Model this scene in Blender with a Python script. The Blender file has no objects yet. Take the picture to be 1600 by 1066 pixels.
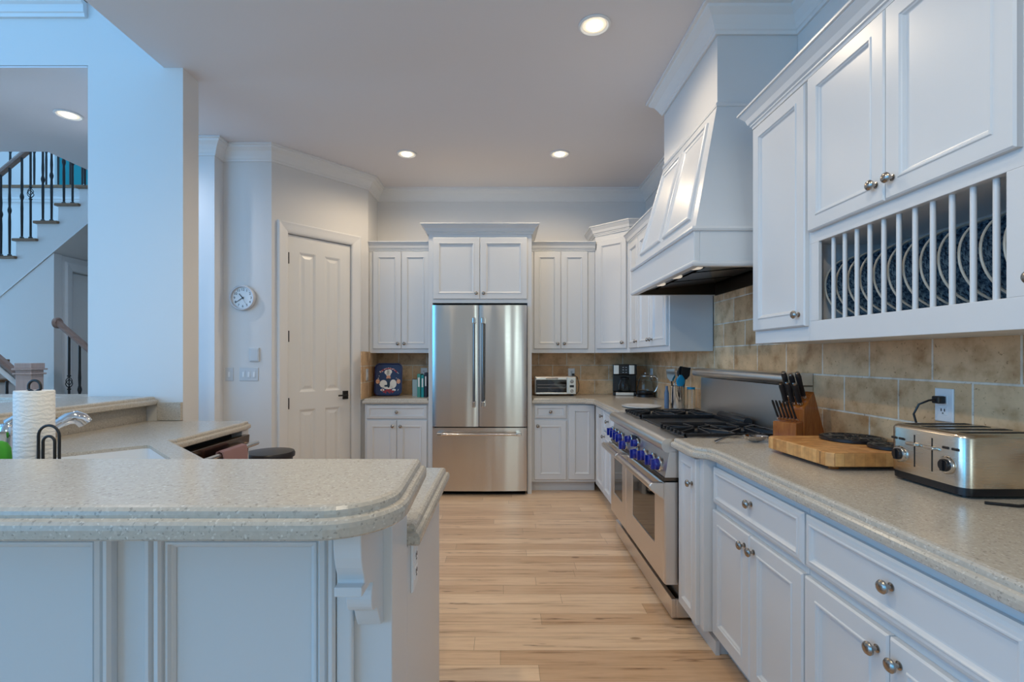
import bpy, bmesh, math, random
from mathutils import Vector, Matrix
random.seed(7)
C = bpy.context.scene.collection
SC = bpy.context.scene
PI = math.pi

# ------------------------------------------------------------------ camera, world, lights, exposure
EYE = 1.31
FPX, CX, CY = 770.0, 786.0, 559.0
cd = bpy.data.cameras.new('camera')
cam = bpy.data.objects.new('camera', cd)
C.objects.link(cam)
cam.location = (0, 0, EYE)
cam.rotation_euler = (PI / 2, 0, 0)
cd.sensor_width = 36
cd.lens = FPX / 1600 * 36
cd.shift_x = (800 - CX) / 1600
cd.shift_y = (CY - 533) / 1600
cd.clip_start = 0.02
SC.camera = cam
SC.view_settings.view_transform = 'Standard'
SC.view_settings.look = 'None'
SC.view_settings.gamma = 1
SC.view_settings.use_curve_mapping = False
SC.view_settings.exposure = 0.0
w = bpy.data.worlds.new('sky')
SC.world = w
w.use_nodes = True
bgn = w.node_tree.nodes['Background']
bgn.inputs[0].default_value = (0.42, 0.68, 1.0, 1)
bgn.inputs[1].default_value = 0.9


def area(name, loc, rot, sx, sy, power, color):
    l = bpy.data.lights.new(name, 'AREA')
    l.shape = 'RECTANGLE'
    l.size, l.size_y, l.energy, l.color = sx, sy, power, color
    o = bpy.data.objects.new(name, l)
    C.objects.link(o)
    o.location, o.rotation_euler = loc, rot
    return o


# daylight entering by the tall windows of the great room behind and beside the camera, then two added fills
area('window_daylight_great_room', (-5.95, -4.35, 2.7), (PI / 2, 0, 0), 3.0, 4.2, 158, (0.05, 0.48, 1.0))
area('window_daylight_breakfast', (1.02, -4.35, 1.75), (PI / 2, 0, 0), 0.85, 2.0, 15, (0.80, 1.0, 0.94))
area('window_daylight_side', (-7.3, -1.0, 2.7), (PI / 2, 0, -PI / 2), 4.6, 4.0, 192, (0.31, 0.59, 1.0))
area('window_daylight_stairwell', (-6.0, 5.9, 5.3), (0, 0, 0), 2.0, 1.2, 106, (0.26, 0.60, 1.0))  # unseen blue fill added to light the stairs, no window here
area('window_daylight_hall', (-8.9, 3.8, 1.7), (PI / 2, 0, -PI / 2), 0.9, 2.0, 62, (0.28, 0.60, 1.0))  # unseen blue area light added as ambient fill for the hall


# ------------------------------------------------------------------ materials
def mat(name, col, rough=0.5, metal=0.0, emit=None, es=0.0, trans=0.0, coat=0.0, ior=None, spec=None):
    m = bpy.data.materials.new(name)
    m.use_nodes = True
    b = m.node_tree.nodes['Principled BSDF']
    b.inputs['Base Color'].default_value = (*col, 1)
    b.inputs['Roughness'].default_value = rough
    b.inputs['Metallic'].default_value = metal
    if emit:
        b.inputs['Emission Color'].default_value = (*emit, 1)
        b.inputs['Emission Strength'].default_value = es
    if trans:
        b.inputs['Transmission Weight'].default_value = trans
    if coat:
        b.inputs['Coat Weight'].default_value = coat
    if ior:
        b.inputs['IOR'].default_value = ior
    if spec is not None:
        b.inputs['Specular IOR Level'].default_value = spec
    return m


def nd(m, t, **kw):
    n = m.node_tree.nodes.new(t)
    for k, v in kw.items():
        if k.startswith('i_'):
            n.inputs[k[2:].replace('_', ' ')].default_value = v
        else:
            setattr(n, k, v)
    return n


def ln(m, a, b):
    m.node_tree.links.new(a, b)


def pos(m, scale=(1, 1, 1)):
    g = nd(m, 'ShaderNodeNewGeometry')
    mp = nd(m, 'ShaderNodeMapping')
    mp.inputs['Scale'].default_value = scale
    ln(m, g.outputs['Position'], mp.inputs['Vector'])
    return mp.outputs[0]


def objpos(m, scale=(1, 1, 1)):
    g = nd(m, 'ShaderNodeTexCoord')
    mp = nd(m, 'ShaderNodeMapping')
    mp.inputs['Scale'].default_value = scale
    ln(m, g.outputs['Object'], mp.inputs['Vector'])
    return mp.outputs[0]


def noise(m, vec, scale, detail=3, rough=0.5):
    n = nd(m, 'ShaderNodeTexNoise')
    n.inputs['Scale'].default_value = scale
    n.inputs['Detail'].default_value = detail
    n.inputs['Roughness'].default_value = rough
    ln(m, vec, n.inputs['Vector'])
    return n.outputs['Fac']


def ramp(m, fac, stops):
    r = nd(m, 'ShaderNodeValToRGB')
    e = r.color_ramp.elements
    while len(e) < len(stops):
        e.new(0.5)
    for el, (p, c) in zip(e, stops):
        el.position = p
        el.color = (*c, 1) if len(c) == 3 else c
    ln(m, fac, r.inputs[0])
    return r.outputs['Color']


def mix(m, a, b, fac, mode='MIX'):
    n = nd(m, 'ShaderNodeMix', data_type='RGBA', blend_type=mode)
    for s, v in ((n.inputs[6], a), (n.inputs[7], b), (n.inputs[0], fac)):
        if isinstance(v, (int, float)):
            s.default_value = v
        elif isinstance(v, tuple):
            s.default_value = (*v, 1)
        else:
            ln(m, v, s)
    return n.outputs[2]


def bsdf(m):
    return m.node_tree.nodes['Principled BSDF']


def bump(m, h, strength=0.2, dist=0.002):
    b = nd(m, 'ShaderNodeBump')
    b.inputs['Strength'].default_value = strength
    b.inputs['Distance'].default_value = dist
    ln(m, h, b.inputs['Height'])
    ln(m, b.outputs[0], bsdf(m).inputs['Normal'])


M = {}
M['cab'] = mat('cabinet_paint', (0.71, 0.715, 0.72), 0.33)
M['wall'] = mat('wall_paint', (0.76, 0.75, 0.74), 0.6)
M['ceil'] = mat('ceiling_paint', (0.78, 0.76, 0.79), 0.7)
M['trim'] = mat('trim_paint', (0.80, 0.80, 0.80), 0.4)
M['door'] = mat('door_paint', (0.79, 0.79, 0.78), 0.35)
for k in ('wall', 'ceil'):
    bump(M[k], noise(M[k], pos(M[k]), 220, 2), 0.06, 0.001)
M['nickel'] = mat('brushed_nickel', (0.36, 0.33, 0.30), 0.25, 1)
M['chrome'] = mat('chrome', (0.75, 0.76, 0.78), 0.06, 1)
M['polished'] = mat('polished_steel', (0.62, 0.60, 0.58), 0.12, 1)
M['blackmetal'] = mat('black_metal', (0.012, 0.012, 0.013), 0.4)
M['handle'] = mat('dark_polished_handle', (0.22, 0.21, 0.205), 0.16, 1)
M['iron'] = mat('cast_iron', (0.011, 0.012, 0.015), 0.33)
M['blackplastic'] = mat('black_plastic', (0.012, 0.012, 0.014), 0.28)
M['darkgap'] = mat('dark_interior', (0.012, 0.012, 0.012), 0.8)
M['blueknob'] = mat('blue_enamel', (0.004, 0.016, 0.24), 0.18, coat=0.5)
M['glassdark'] = mat('oven_glass', (0.012, 0.009, 0.007), 0.04, spec=0.9)
M['glass'] = mat('clear_glass', (0.95, 0.97, 0.97), 0.02, trans=1.0, ior=1.3)
M['white'] = mat('white_plastic', (0.80, 0.81, 0.82), 0.35)
M['plate_white'] = mat('switch_plate_white', (0.62, 0.65, 0.68), 0.4)
M['porcelain'] = mat('porcelain', (0.84, 0.85, 0.86), 0.12)
M['paperwhite'] = mat('paper_towel', (0.86, 0.86, 0.84), 0.9)
M['lightlens'] = mat('lit_lens', (1, 1, 1), 0.5, emit=(1.0, 0.90, 0.74), es=7.0)
M['bafflecan'] = mat('can_baffle', (0.85, 0.80, 0.70), 0.5, emit=(1.0, 0.85, 0.62), es=0.55)
M['hoodlens'] = mat('hood_lens', (0.75, 0.70, 0.62), 0.3, emit=(1.0, 0.88, 0.72), es=0.5)
M['teal'] = mat('teal_silicone', (0.0, 0.24, 0.44), 0.4)
M['tealpaint'] = mat('teal_paint', (0.0, 0.20, 0.23), 0.6)  # teal wall with the upper room's teal light put into the colour
M['bluehandle'] = mat('slate_blue_handle', (0.10, 0.16, 0.26), 0.45)
M['pinktowel'] = mat('mauve_terry', (0.34, 0.20, 0.20), 0.95)
M['green'] = mat('green_sponge', (0.06, 0.36, 0.02), 0.7)
M['navy'] = mat('navy_lacquer', (0.012, 0.022, 0.085), 0.3)
M['red'] = mat('red_paint', (0.36, 0.015, 0.02), 0.4)
M['skin'] = mat('painted_skin', (0.62, 0.30, 0.18), 0.5)
M['picwhite'] = mat('painted_white', (0.78, 0.76, 0.72), 0.5)
M['bookteal'] = mat('book_teal', (0.01, 0.30, 0.30), 0.5)
M['bookpale'] = mat('book_pale', (0.40, 0.50, 0.50), 0.5)
M['bookdark'] = mat('book_dark', (0.03, 0.03, 0.05), 0.5)
M['bookgreen'] = mat('book_green', (0.06, 0.28, 0.22), 0.5)
M['paper'] = mat('book_paper', (0.75, 0.72, 0.64), 0.8)
M['clockface'] = mat('clock_dial', (0.82, 0.84, 0.86), 0.4)
M['clockrim'] = mat('clock_rim', (0.60, 0.62, 0.66), 0.3)
M['darkwood'] = mat('dark_stool_wood', (0.018, 0.013, 0.012), 0.35)
M['redpot'] = mat('red_brown_glaze', (0.16, 0.02, 0.012), 0.3)

m = M['paperwhite']
v = objpos(m, (1, 1, 1))
wv = nd(m, 'ShaderNodeTexWave', wave_type='BANDS', bands_direction='Z')
wv.inputs['Scale'].default_value = 22
wv.inputs['Distortion'].default_value = 6
wv.inputs['Detail Scale'].default_value = 2.5
ln(m, v, wv.inputs['Vector'])
bump(m, wv.outputs['Fac'], 0.5, 0.002)
m = M['pinktowel']
bump(m, noise(m, pos(m), 400, 2), 0.6, 0.003)

# brushed stainless: fine streaks stretched along one direction
def steel(name, col, rough, stretch, wavy=0.0, aniso=0.0):
    m = mat(name, col, rough, 1)
    f = noise(m, pos(m, stretch), 6, 2, 0.6)
    r = nd(m, 'ShaderNodeMapRange')
    r.inputs['To Min'].default_value = rough - 0.07
    r.inputs['To Max'].default_value = rough + 0.09
    ln(m, f, r.inputs['Value'])
    ln(m, r.outputs[0], bsdf(m).inputs['Roughness'])
    if wavy: bump(m, noise(m, pos(m, (3.0, 0.2, 0.25)), 1.8, 1), wavy, 0.02)
    if aniso:
        bsdf(m).inputs['Anisotropic'].default_value = aniso
        bsdf(m).inputs['Anisotropic Rotation'].default_value = 0.25
    return m


M['fridge'] = steel('brushed_steel_door', (0.62, 0.575, 0.535), 0.20, (2, 2, 160), 0.5, 0.75)
M['steel'] = mat('brushed_steel', (0.76, 0.715, 0.67), 0.32, 1)
M['steel2'] = steel('brushed_steel_toaster', (0.66, 0.59, 0.50), 0.24, (2, 2, 120))
M['darksteel'] = mat('dark_steel', (0.13, 0.10, 0.075), 0.3, 1)
M['brownsteel'] = mat('dishwasher_steel', (0.20, 0.145, 0.11), 0.22, 1)

# solid-surface counter with fine speckle
m = M['counter'] = mat('speckled_counter', (0.5, 0.43, 0.34), 0.22)
p = pos(m)
vo = nd(m, 'ShaderNodeTexVoronoi')
vo.inputs['Scale'].default_value = 270
ln(m, p, vo.inputs['Vector'])
sp = ramp(m, vo.outputs['Color'], [(0.0, (0.03, 0.03, 0.03)), (0.13, (0.12, 0.11, 0.10)), (0.20, (0.50, 0.45, 0.38)), (0.80, (0.55, 0.50, 0.43)), (0.89, (0.90, 0.87, 0.80))])
n2 = noise(m, p, 90, 3)
base = ramp(m, n2, [(0.3, (0.49, 0.435, 0.365)), (0.7, (0.60, 0.545, 0.465))])
ln(m, mix(m, base, sp, 0.36), bsdf(m).inputs['Base Color'])

# travertine tile in running bond (12 x 6 inch), position based
m = M['tile'] = mat('travertine_tile', (0.4, 0.27, 0.14), 0.45)
g = nd(m, 'ShaderNodeNewGeometry')
sx = nd(m, 'ShaderNodeSeparateXYZ')
ln(m, g.outputs['Position'], sx.inputs[0])
ad = nd(m, 'ShaderNodeMath', operation='ADD')
ln(m, sx.outputs[0], ad.inputs[0]); ln(m, sx.outputs[1], ad.inputs[1])
a1 = nd(m, 'ShaderNodeMath', operation='SUBTRACT'); a1.inputs[1].default_value = 0.1155 - 3.05
ln(m, ad.outputs[0], a1.inputs[0])
a2 = nd(m, 'ShaderNodeMath', operation='SUBTRACT'); a2.inputs[1].default_value = 0.905
ln(m, sx.outputs[2], a2.inputs[0])
cb = nd(m, 'ShaderNodeCombineXYZ')
ln(m, a1.outputs[0], cb.inputs[0]); ln(m, a2.outputs[0], cb.inputs[1])
bt = nd(m, 'ShaderNodeTexBrick')
bt.offset = 0.5; bt.offset_frequency = 2
for k, v_ in (('Scale', 1.0), ('Mortar Size', 0.0045), ('Mortar Smooth', 0.3), ('Bias', 0.0), ('Brick Width', 0.305), ('Row Height', 0.161)):
    bt.inputs[k].default_value = v_
bt.inputs['Color1'].default_value = (0.64, 0.40, 0.21, 1)
bt.inputs['Color2'].default_value = (0.84, 0.60, 0.37, 1)
bt.inputs['Mortar'].default_value = (0.80, 0.74, 0.65, 1)
ln(m, cb.outputs[0], bt.inputs['Vector'])
cl = noise(m, g.outputs['Position'], 9, 4, 0.6)
cloud = ramp(m, cl, [(0.28, (0.60, 0.47, 0.34)), (0.5, (0.95, 0.92, 0.88)), (0.75, (1.15, 1.13, 1.08))])
c1 = mix(m, bt.outputs['Color'], cloud, 1.0, 'MULTIPLY')
pit = noise(m, g.outputs['Position'], 70, 4, 0.7)
pits = ramp(m, pit, [(0.31, (0.42, 0.29, 0.19)), (0.39, (1, 1, 1))])
ln(m, mix(m, c1, pits, 0.8, 'MULTIPLY'), bsdf(m).inputs['Base Color'])
iv = nd(m, 'ShaderNodeMath', operation='SUBTRACT'); iv.inputs[0].default_value = 1.0
ln(m, bt.outputs['Fac'], iv.inputs[1])
bump(m, iv.outputs[0], 0.5, 0.004)

# hickory plank floor, boards along world X
m = M['floor'] = mat('plank_floor', (0.5, 0.32, 0.18), 0.3)
g = nd(m, 'ShaderNodeNewGeometry')
bt = nd(m, 'ShaderNodeTexBrick')
bt.offset = 0.0; bt.offset_frequency = 2
fx = nd(m, 'ShaderNodeSeparateXYZ'); ln(m, g.outputs['Position'], fx.inputs[0])
fr_ = nd(m, 'ShaderNodeMath', operation='DIVIDE'); fr_.inputs[1].default_value = 0.105; ln(m, fx.outputs[1], fr_.inputs[0])
ff = nd(m, 'ShaderNodeMath', operation='FLOOR'); ln(m, fr_.outputs[0], ff.inputs[0])
wn = nd(m, 'ShaderNodeTexWhiteNoise', noise_dimensions='1D'); ln(m, ff.outputs[0], wn.inputs['W'])
fm = nd(m, 'ShaderNodeMath', operation='MULTIPLY_ADD'); fm.inputs[1].default_value = 4.7; ln(m, wn.outputs['Value'], fm.inputs[0]); ln(m, fx.outputs[0], fm.inputs[2])
fc_ = nd(m, 'ShaderNodeCombineXYZ'); ln(m, fm.outputs[0], fc_.inputs[0]); ln(m, fx.outputs[1], fc_.inputs[1])
for k, v_ in (('Scale', 1.0), ('Mortar Size', 0.0009), ('Mortar Smooth', 0.1), ('Bias', 0.0), ('Brick Width', 1.35), ('Row Height', 0.105)):
    bt.inputs[k].default_value = v_
bt.inputs['Color1'].default_value = (0.66, 0.43, 0.26, 1)
bt.inputs['Color2'].default_value = (0.90, 0.67, 0.46, 1)
bt.inputs['Mortar'].default_value = (0.36, 0.235, 0.13, 1)
ln(m, fc_.outputs[0], bt.inputs['Vector'])
gr = noise(m, pos(m, (0.7, 11, 1)), 3.0, 6, 0.62)
grc = ramp(m, gr, [(0.27, (0.52, 0.41, 0.32)), (0.42, (0.92, 0.87, 0.83)), (0.58, (1.06, 1.05, 1.04)), (0.76, (0.86, 0.79, 0.73))])
c1 = mix(m, bt.outputs['Color'], grc, 1.0, 'MULTIPLY')
cr = noise(m, pos(m, (0.8, 13, 1)), 2.1, 3, 0.5)
crc = ramp(m, cr, [(0.0, (1, 1, 1)), (0.655, (1, 1, 1)), (0.675, (0.22, 0.13, 0.08)), (0.70, (1, 1, 1))])
c2 = mix(m, c1, crc, 0.8, 'MULTIPLY')
vk = nd(m, 'ShaderNodeTexVoronoi')
vk.inputs['Scale'].default_value = 3.0
ln(m, pos(m, (0.6, 1.6, 1)), vk.inputs['Vector'])
kn = ramp(m, vk.outputs['Distance'], [(0.0, (0.25, 0.16, 0.10)), (0.035, (0.4, 0.28, 0.18)), (0.06, (1, 1, 1))])
ln(m, mix(m, c2, kn, 0.75, 'MULTIPLY'), bsdf(m).inputs['Base Color'])


def wood(name, c0, c1, rough, sc):
    m = mat(name, c0, rough)
    f = noise(m, pos(m, sc), 5, 5, 0.6)
    ln(m, ramp(m, f, [(0.3, c0), (0.7, c1)]), bsdf(m).inputs['Base Color'])
    return m


M['tread'] = wood('oak_tread', (0.16, 0.085, 0.04), (0.26, 0.15, 0.08), 0.4, (1, 8, 8))
M['rail'] = wood('oak_handrail', (0.26, 0.17, 0.14), (0.34, 0.24, 0.20), 0.25, (1, 8, 8))
M['newel'] = wood('oak_newel', (0.58, 0.44, 0.40), (0.66, 0.52, 0.48), 0.3, (9, 9, 1))
M['blockwood'] = wood('knife_block_wood', (0.26, 0.065, 0.008), (0.44, 0.15, 0.025), 0.25, (14, 14, 3))
# end-grain butcher block: small checks
m = M['board'] = mat('end_grain_maple', (0.5, 0.27, 0.11), 0.4)
bt = nd(m, 'ShaderNodeTexBrick')
bt.offset = 0.5
for k, v_ in (('Scale', 1.0), ('Mortar Size', 0.0004), ('Brick Width', 0.036), ('Row Height', 0.022), ('Bias', 0.0)):
    bt.inputs[k].default_value = v_
bt.inputs['Color1'].default_value = (0.58, 0.265, 0.085, 1)
bt.inputs['Color2'].default_value = (0.80, 0.45, 0.18, 1)
bt.inputs['Mortar'].default_value = (0.34, 0.16, 0.06, 1)
ln(m, pos(m), bt.inputs['Vector'])
f = noise(m, pos(m, (1, 1, 1)), 40, 4)
ln(m, mix(m, bt.outputs['Color'], ramp(m, f, [(0.3, (0.8, 0.75, 0.7)), (0.7, (1.1, 1.08, 1.0))]), 1.0, 'MULTIPLY'), bsdf(m).inputs['Base Color'])
# speckled blue stoneware
m = M['stoneware'] = mat('blue_stoneware', (0.04, 0.1, 0.2), 0.25)
f = noise(m, objpos(m), 95, 3, 0.7)
ln(m, ramp(m, f, [(0.34, (0.012, 0.02, 0.04)), (0.47, (0.05, 0.11, 0.19)), (0.62, (0.24, 0.38, 0.50))]), bsdf(m).inputs['Base Color'])
M['rim'] = mat('cream_rim_glaze', (0.52, 0.49, 0.42), 0.35)

# ------------------------------------------------------------------ mesh helpers
WM = {}


class MB:
    def __init__(s):
        s.v, s.f, s.sm = [], [], []

    def add(s, vs, fs, sm=False):
        b = len(s.v)
        s.v += [tuple(x) for x in vs]
        for f in fs:
            s.f.append([b + i for i in f]); s.sm.append(sm)
        return s

    def box(s, x0, x1, y0, y1, z0, z1):
        x0, x1 = sorted((x0, x1)); y0, y1 = sorted((y0, y1)); z0, z1 = sorted((z0, z1))
        vs = [(x, y, z) for z in (z0, z1) for y in (y0, y1) for x in (x0, x1)]
        return s.add(vs, [(0, 2, 3, 1), (4, 5, 7, 6), (0, 1, 5, 4), (2, 6, 7, 3), (0, 4, 6, 2), (1, 3, 7, 5)])

    def hexa(s, bottom, top):      # two quads, each counter-clockwise seen from above
        vs = list(bottom) + list(top)
        return s.add(vs, [(3, 2, 1, 0), (4, 5, 6, 7), (0, 1, 5, 4), (1, 2, 6, 5), (2, 3, 7, 6), (3, 0, 4, 7)])

    def loops(s, L, closed=True, cap0=True, cap1=True, sm=False):
        n = len(L[0]); b = len(s.v)
        for l in L:
            s.v += [tuple(p) for p in l]
        for i in range(len(L) - 1):
            for j in range(n if closed else n - 1):
                k = (j + 1) % n
                s.f.append([b + i * n + j, b + i * n + k, b + (i + 1) * n + k, b + (i + 1) * n + j]); s.sm.append(sm)
        if cap0:
            s.f.append([b + j for j in range(n)][::-1]); s.sm.append(False)
        if cap1:
            s.f.append([b + (len(L) - 1) * n + j for j in range(n)]); s.sm.append(False)
        return s

    def prism(s, poly, axis, a, b, sm=False):
        def p3(p, t):
            if axis == 'x': return (t, p[0], p[1])
            if axis == 'y': return (p[0], t, p[1])
            return (p[0], p[1], t)
        return s.loops([[p3(p, a) for p in poly], [p3(p, b) for p in poly]], sm=sm)

    def lathe(s, prof, c=(0, 0, 0), axis='z', seg=24, sm=True):
        L = []
        for r, h in prof:
            ring = []
            for j in range(seg):
                a = 2 * PI * j / seg
                x, y = max(r, 1e-5) * math.cos(a), max(r, 1e-5) * math.sin(a)
                if axis == 'z': q = (x, y, h)
                elif axis == '-y': q = (x, -h, y)
                elif axis == 'y': q = (x, h, -y)
                elif axis == '-x': q = (-h, -x, y)
                else: q = (h, x, y)
                ring.append((c[0] + q[0], c[1] + q[1], c[2] + q[2]))
            L.append(ring)
        return s.loops(L, sm=sm)

    def tube(s, pts, r, seg=10, closed=False, sm=True, flat=None):
        pts = [Vector(p) for p in pts]
        n = len(pts); L = []
        up = None
        for i, p in enumerate(pts):
            if closed:
                t = (pts[(i + 1) % n] - pts[i - 1]).normalized()
            else:
                t = (pts[min(i + 1, n - 1)] - pts[max(i - 1, 0)]).normalized()
            if up is None:
                up = Vector((0, 0, 1)) if abs(t.z) < 0.9 else Vector((1, 0, 0))
            a = t.cross(up).normalized(); u2 = a.cross(t).normalized(); up = u2
            rr = r[i] if isinstance(r, (list, tuple)) else r
            L.append([p + rr * (a * math.cos(2 * PI * j / seg) + u2 * math.sin(2 * PI * j / seg) * (flat or 1)) for j in range(seg)])
        if closed:
            L.append(L[0])
            return s.loops(L, cap0=False, cap1=False, sm=sm)
        return s.loops(L, sm=sm)

    def sweep(s, path, prof, closed=False, sm=False):
        """path: xy points; prof: (out, z) with out measured to the left of the travel direction"""
        n = len(path); L = []
        P = [Vector((p[0], p[1])) for p in path]
        for i in range(n):
            d0 = (P[i] - P[i - 1]).normalized() if (i > 0 or closed) else None
            d1 = (P[(i + 1) % n] - P[i]).normalized() if (i < n - 1 or closed) else None
            if d0 is None: d0 = d1
            if d1 is None: d1 = d0
            n0 = Vector((-d0.y, d0.x)); n1 = Vector((-d1.y, d1.x))
            mtr = n0 + n1
            mtr = mtr / max(1e-6, mtr.dot(n0))
            L.append([(P[i].x + mtr.x * o, P[i].y + mtr.y * o, z) for o, z in prof])
        if closed:
            L.append(L[0])
            return s.loops(L, cap0=False, cap1=False, sm=sm)
        return s.loops(L, sm=sm)

    def frame(s, x0, x1, z0, z1, rings, y=0.0, back=True):
        """concentric rectangular rings (inset, dy) facing -y"""
        L = []
        for i, d in rings:
            L.append([(x0 + i, y + d, z0 + i), (x1 - i, y + d, z0 + i), (x1 - i, y + d, z1 - i), (x0 + i, y + d, z1 - i)])
        return s.loops(L, cap0=back)

    def slab(s, outline, prof, holes=(), hz=None):
        """counter slab: outline ccw xy; prof: (outset, z) from the top edge down to the bottom edge"""
        n = len(outline); P = [Vector(p) for p in outline]; L = []
        for o, z in prof:
            ring = []
            for i in range(n):
                d0 = (P[i] - P[i - 1]).normalized(); d1 = (P[(i + 1) % n] - P[i]).normalized()
                n0 = Vector((d0.y, -d0.x)); n1 = Vector((d1.y, -d1.x))
                q = n0 + n1; q = q / max(0.3, q.dot(n0))
                ring.append((P[i].x + q.x * o, P[i].y + q.y * o, z))
            L.append(ring)
        s.loops(L[::-1], cap0=not holes, cap1=not holes)
        if holes:
            for ring in (L[0], L[-1]):
                bm = bmesh.new()
                for lp in [ring] + [[(x, y, ring[0][2]) for x, y in h] for h in holes]:
                    vs = [bm.verts.new(p) for p in lp]
                    for i in range(len(vs)):
                        bm.edges.new((vs[i], vs[(i + 1) % len(vs)]))
                bmesh.ops.triangle_fill(bm, use_beauty=True, use_dissolve=False, edges=bm.edges[:])
                bm.verts.index_update()
                s.add([v.co for v in bm.verts], [[v.index for v in f.verts] for f in bm.faces])
                bm.free()
            for h in holes:
                s.loops([[(x, y, L[0][0][2]) for x, y in h], [(x, y, L[-1][0][2]) for x, y in h]], cap0=False, cap1=False)
        return s

    def text(s, body, size, fn, extrude=0.0):
        cu = bpy.data.curves.new('t', 'FONT')
        cu.body = body; cu.size = size; cu.align_x = 'CENTER'; cu.align_y = 'CENTER'; cu.extrude = extrude
        o = bpy.data.objects.new('t', cu)
        C.objects.link(o)
        dg = bpy.context.evaluated_depsgraph_get()
        me = bpy.data.meshes.new_from_object(o.evaluated_get(dg))
        s.add([fn(v.co) for v in me.vertices], [list(p.vertices) for p in me.polygons])
        bpy.data.objects.remove(o); bpy.data.curves.remove(cu); bpy.data.meshes.remove(me)
        return s

    def mesh(s, name, mt, inv=None):
        me = bpy.data.meshes.new(name)
        vs = [inv @ Vector(v) for v in s.v] if inv is not None else s.v
        me.from_pydata([tuple(v) for v in vs], [], s.f)
        me.validate()
        bm = bmesh.new(); bm.from_mesh(me)
        bmesh.ops.recalc_face_normals(bm, faces=bm.faces[:])
        bm.to_mesh(me); bm.free()
        if len(me.polygons) == len(s.sm):
            me.polygons.foreach_set('use_smooth', s.sm)
        if any(s.sm):
            me.set_sharp_from_angle(angle=math.radians(42))
        me.materials.append(mt)
        return me

    def build(s, name, mt, parent=None, world=False, bevel=0.0, seg=2):
        if isinstance(mt, str): mt = M[mt]
        inv = WM[parent.name].inverted() if (world and parent) else None
        o = bpy.data.objects.new(name, s.mesh(name, mt, inv))
        C.objects.link(o)
        if parent:
            o.parent = parent
        WM[o.name] = WM[parent.name].copy() if parent else Matrix()
        if bevel:
            b = o.modifiers.new('edge', 'BEVEL')
            b.width, b.segments, b.limit_method, b.angle_limit = bevel, seg, 'ANGLE', math.radians(40)
        return o


def tag(o, label, cat, group=None, kind=None):
    if label: o['label'] = label
    if cat: o['category'] = cat
    if group: o['group'] = group
    if kind: o['kind'] = kind
    return o


def thing(name, loc, label, cat, rz=0.0, group=None):
    o = bpy.data.objects.new(name, None)
    o.empty_display_size = 0.05
    C.objects.link(o)
    o.location = loc; o.rotation_euler = (0, 0, rz)
    WM[o.name] = Matrix.Translation(loc) @ Matrix.Rotation(rz, 4, 'Z')
    return tag(o, label, cat, group)


def struct(mb, name, mt, bevel=0.0, label=None, cat=None):
    o = mb.build(name, mt, None, bevel=bevel)
    o['kind'] = 'structure'
    if label: o['label'] = label
    if cat: o['category'] = cat
    return o


def tree_copy(o, parent=None):
    c = o.copy()
    C.objects.link(c)
    if parent: c.parent = parent
    for ch in list(o.children):
        tree_copy(ch, c)
    return c


def arc(cx, cy, r, a0, a1, n):
    return [(cx + r * math.cos(math.radians(a0 + (a1 - a0) * i / n)), cy + r * math.sin(math.radians(a0 + (a1 - a0) * i / n))) for i in range(n + 1)]


# ------------------------------------------------------------------ the setting
CEIL = 3.14
XW, YB = 1.555, 5.38
struct(MB().box(-9.2, 1.75, -4.7, 8.2, -0.1, 0), 'floor', 'floor', label='pale hickory plank floor running across the kitchen', cat='floor')
struct(MB().box(XW, XW + .15, -4.6, YB + .15, 0, CEIL), 'wall_right', 'wall')
struct(MB().box(-1.37, XW, YB, YB + .15, 0, CEIL), 'wall_back', 'wall')
cm = MB()
cm.box(-2.14, XW + .15, -4.6, 5.55, CEIL, CEIL + .36)
struct(cm, 'ceiling', 'ceil')
cm = MB()
cm.box(-9.0, -2.625, 3.112, 3.271, CEIL + .001, CEIL + .012).box(-9.0, -2.14, 3.271, 4.38, CEIL + .001, CEIL + .36).box(-4.05, -2.14, 4.38, 8.0, CEIL + .001, CEIL + .36)
struct(cm, 'ceiling_hall', 'ceil')
# pier and opening to the stair hall
wm = MB()
wm.box(-2.62, -2.02, 3.11, 3.27, 0, CEIL).box(-2.62, -2.14, 3.11, 3.27, CEIL, 5.6)
wm.box(-3.9, -2.62, 3.11, 3.27, CEIL + .015, 3.55).box(-3.9, -2.62, 3.11, 3.27, 0, 1.012).box(-9.0, -3.9, 3.11, 3.27, 0, 3.55)
struct(wm, 'wall_pier', 'wall')
cap = MB().box(-9.0, -2.63, 3.06, 3.32, 3.55, 3.585)
struct(cap, 'trim_1', 'tread')
struct(MB().sweep([(-2.625, 3.11), (-9.0, 3.11)], [(0, 3.45), (.018, 3.45), (.022, 3.47), (.03, 3.475), (.03, 3.52), (.045, 3.53), (.045, 3.548), (0, 3.548)]), 'trim_2', 'trim')
# clock wall, jog, angled pantry wall, return
A = (-2.01, 4.28); B = (-1.37, 5.00)
pv = Vector((B[0] - A[0], B[1] - A[1])); PL = pv.length; pth = math.atan2(pv.y, pv.x)
struct(MB().box(-3.3, A[0], 4.28, 4.43, 0, CEIL), 'wall_clock', 'wall')
struct(MB().box(-3.3, -2.43, 4.15, 4.2795, 0, CEIL), 'wall_jog', 'trim')
struct(MB().box(B[0] - .15, B[0], B[1] + .002, YB + .15, 0, CEIL), 'wall_return', 'wall')
D0, D1, DH = 0.145, 0.775, 2.42      # door opening along the angled wall
pw = MB()
for a, b, z0, z1 in ((0, D0, 0, CEIL), (D1, PL, 0, CEIL), (D0, D1, DH, CEIL)):
    pw.box(a, b, 0, .12, z0, z1)
o = struct(pw, 'wall_pantry', 'wall')
o.location = (A[0], A[1], 0); o.rotation_euler = (0, 0, pth)
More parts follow.
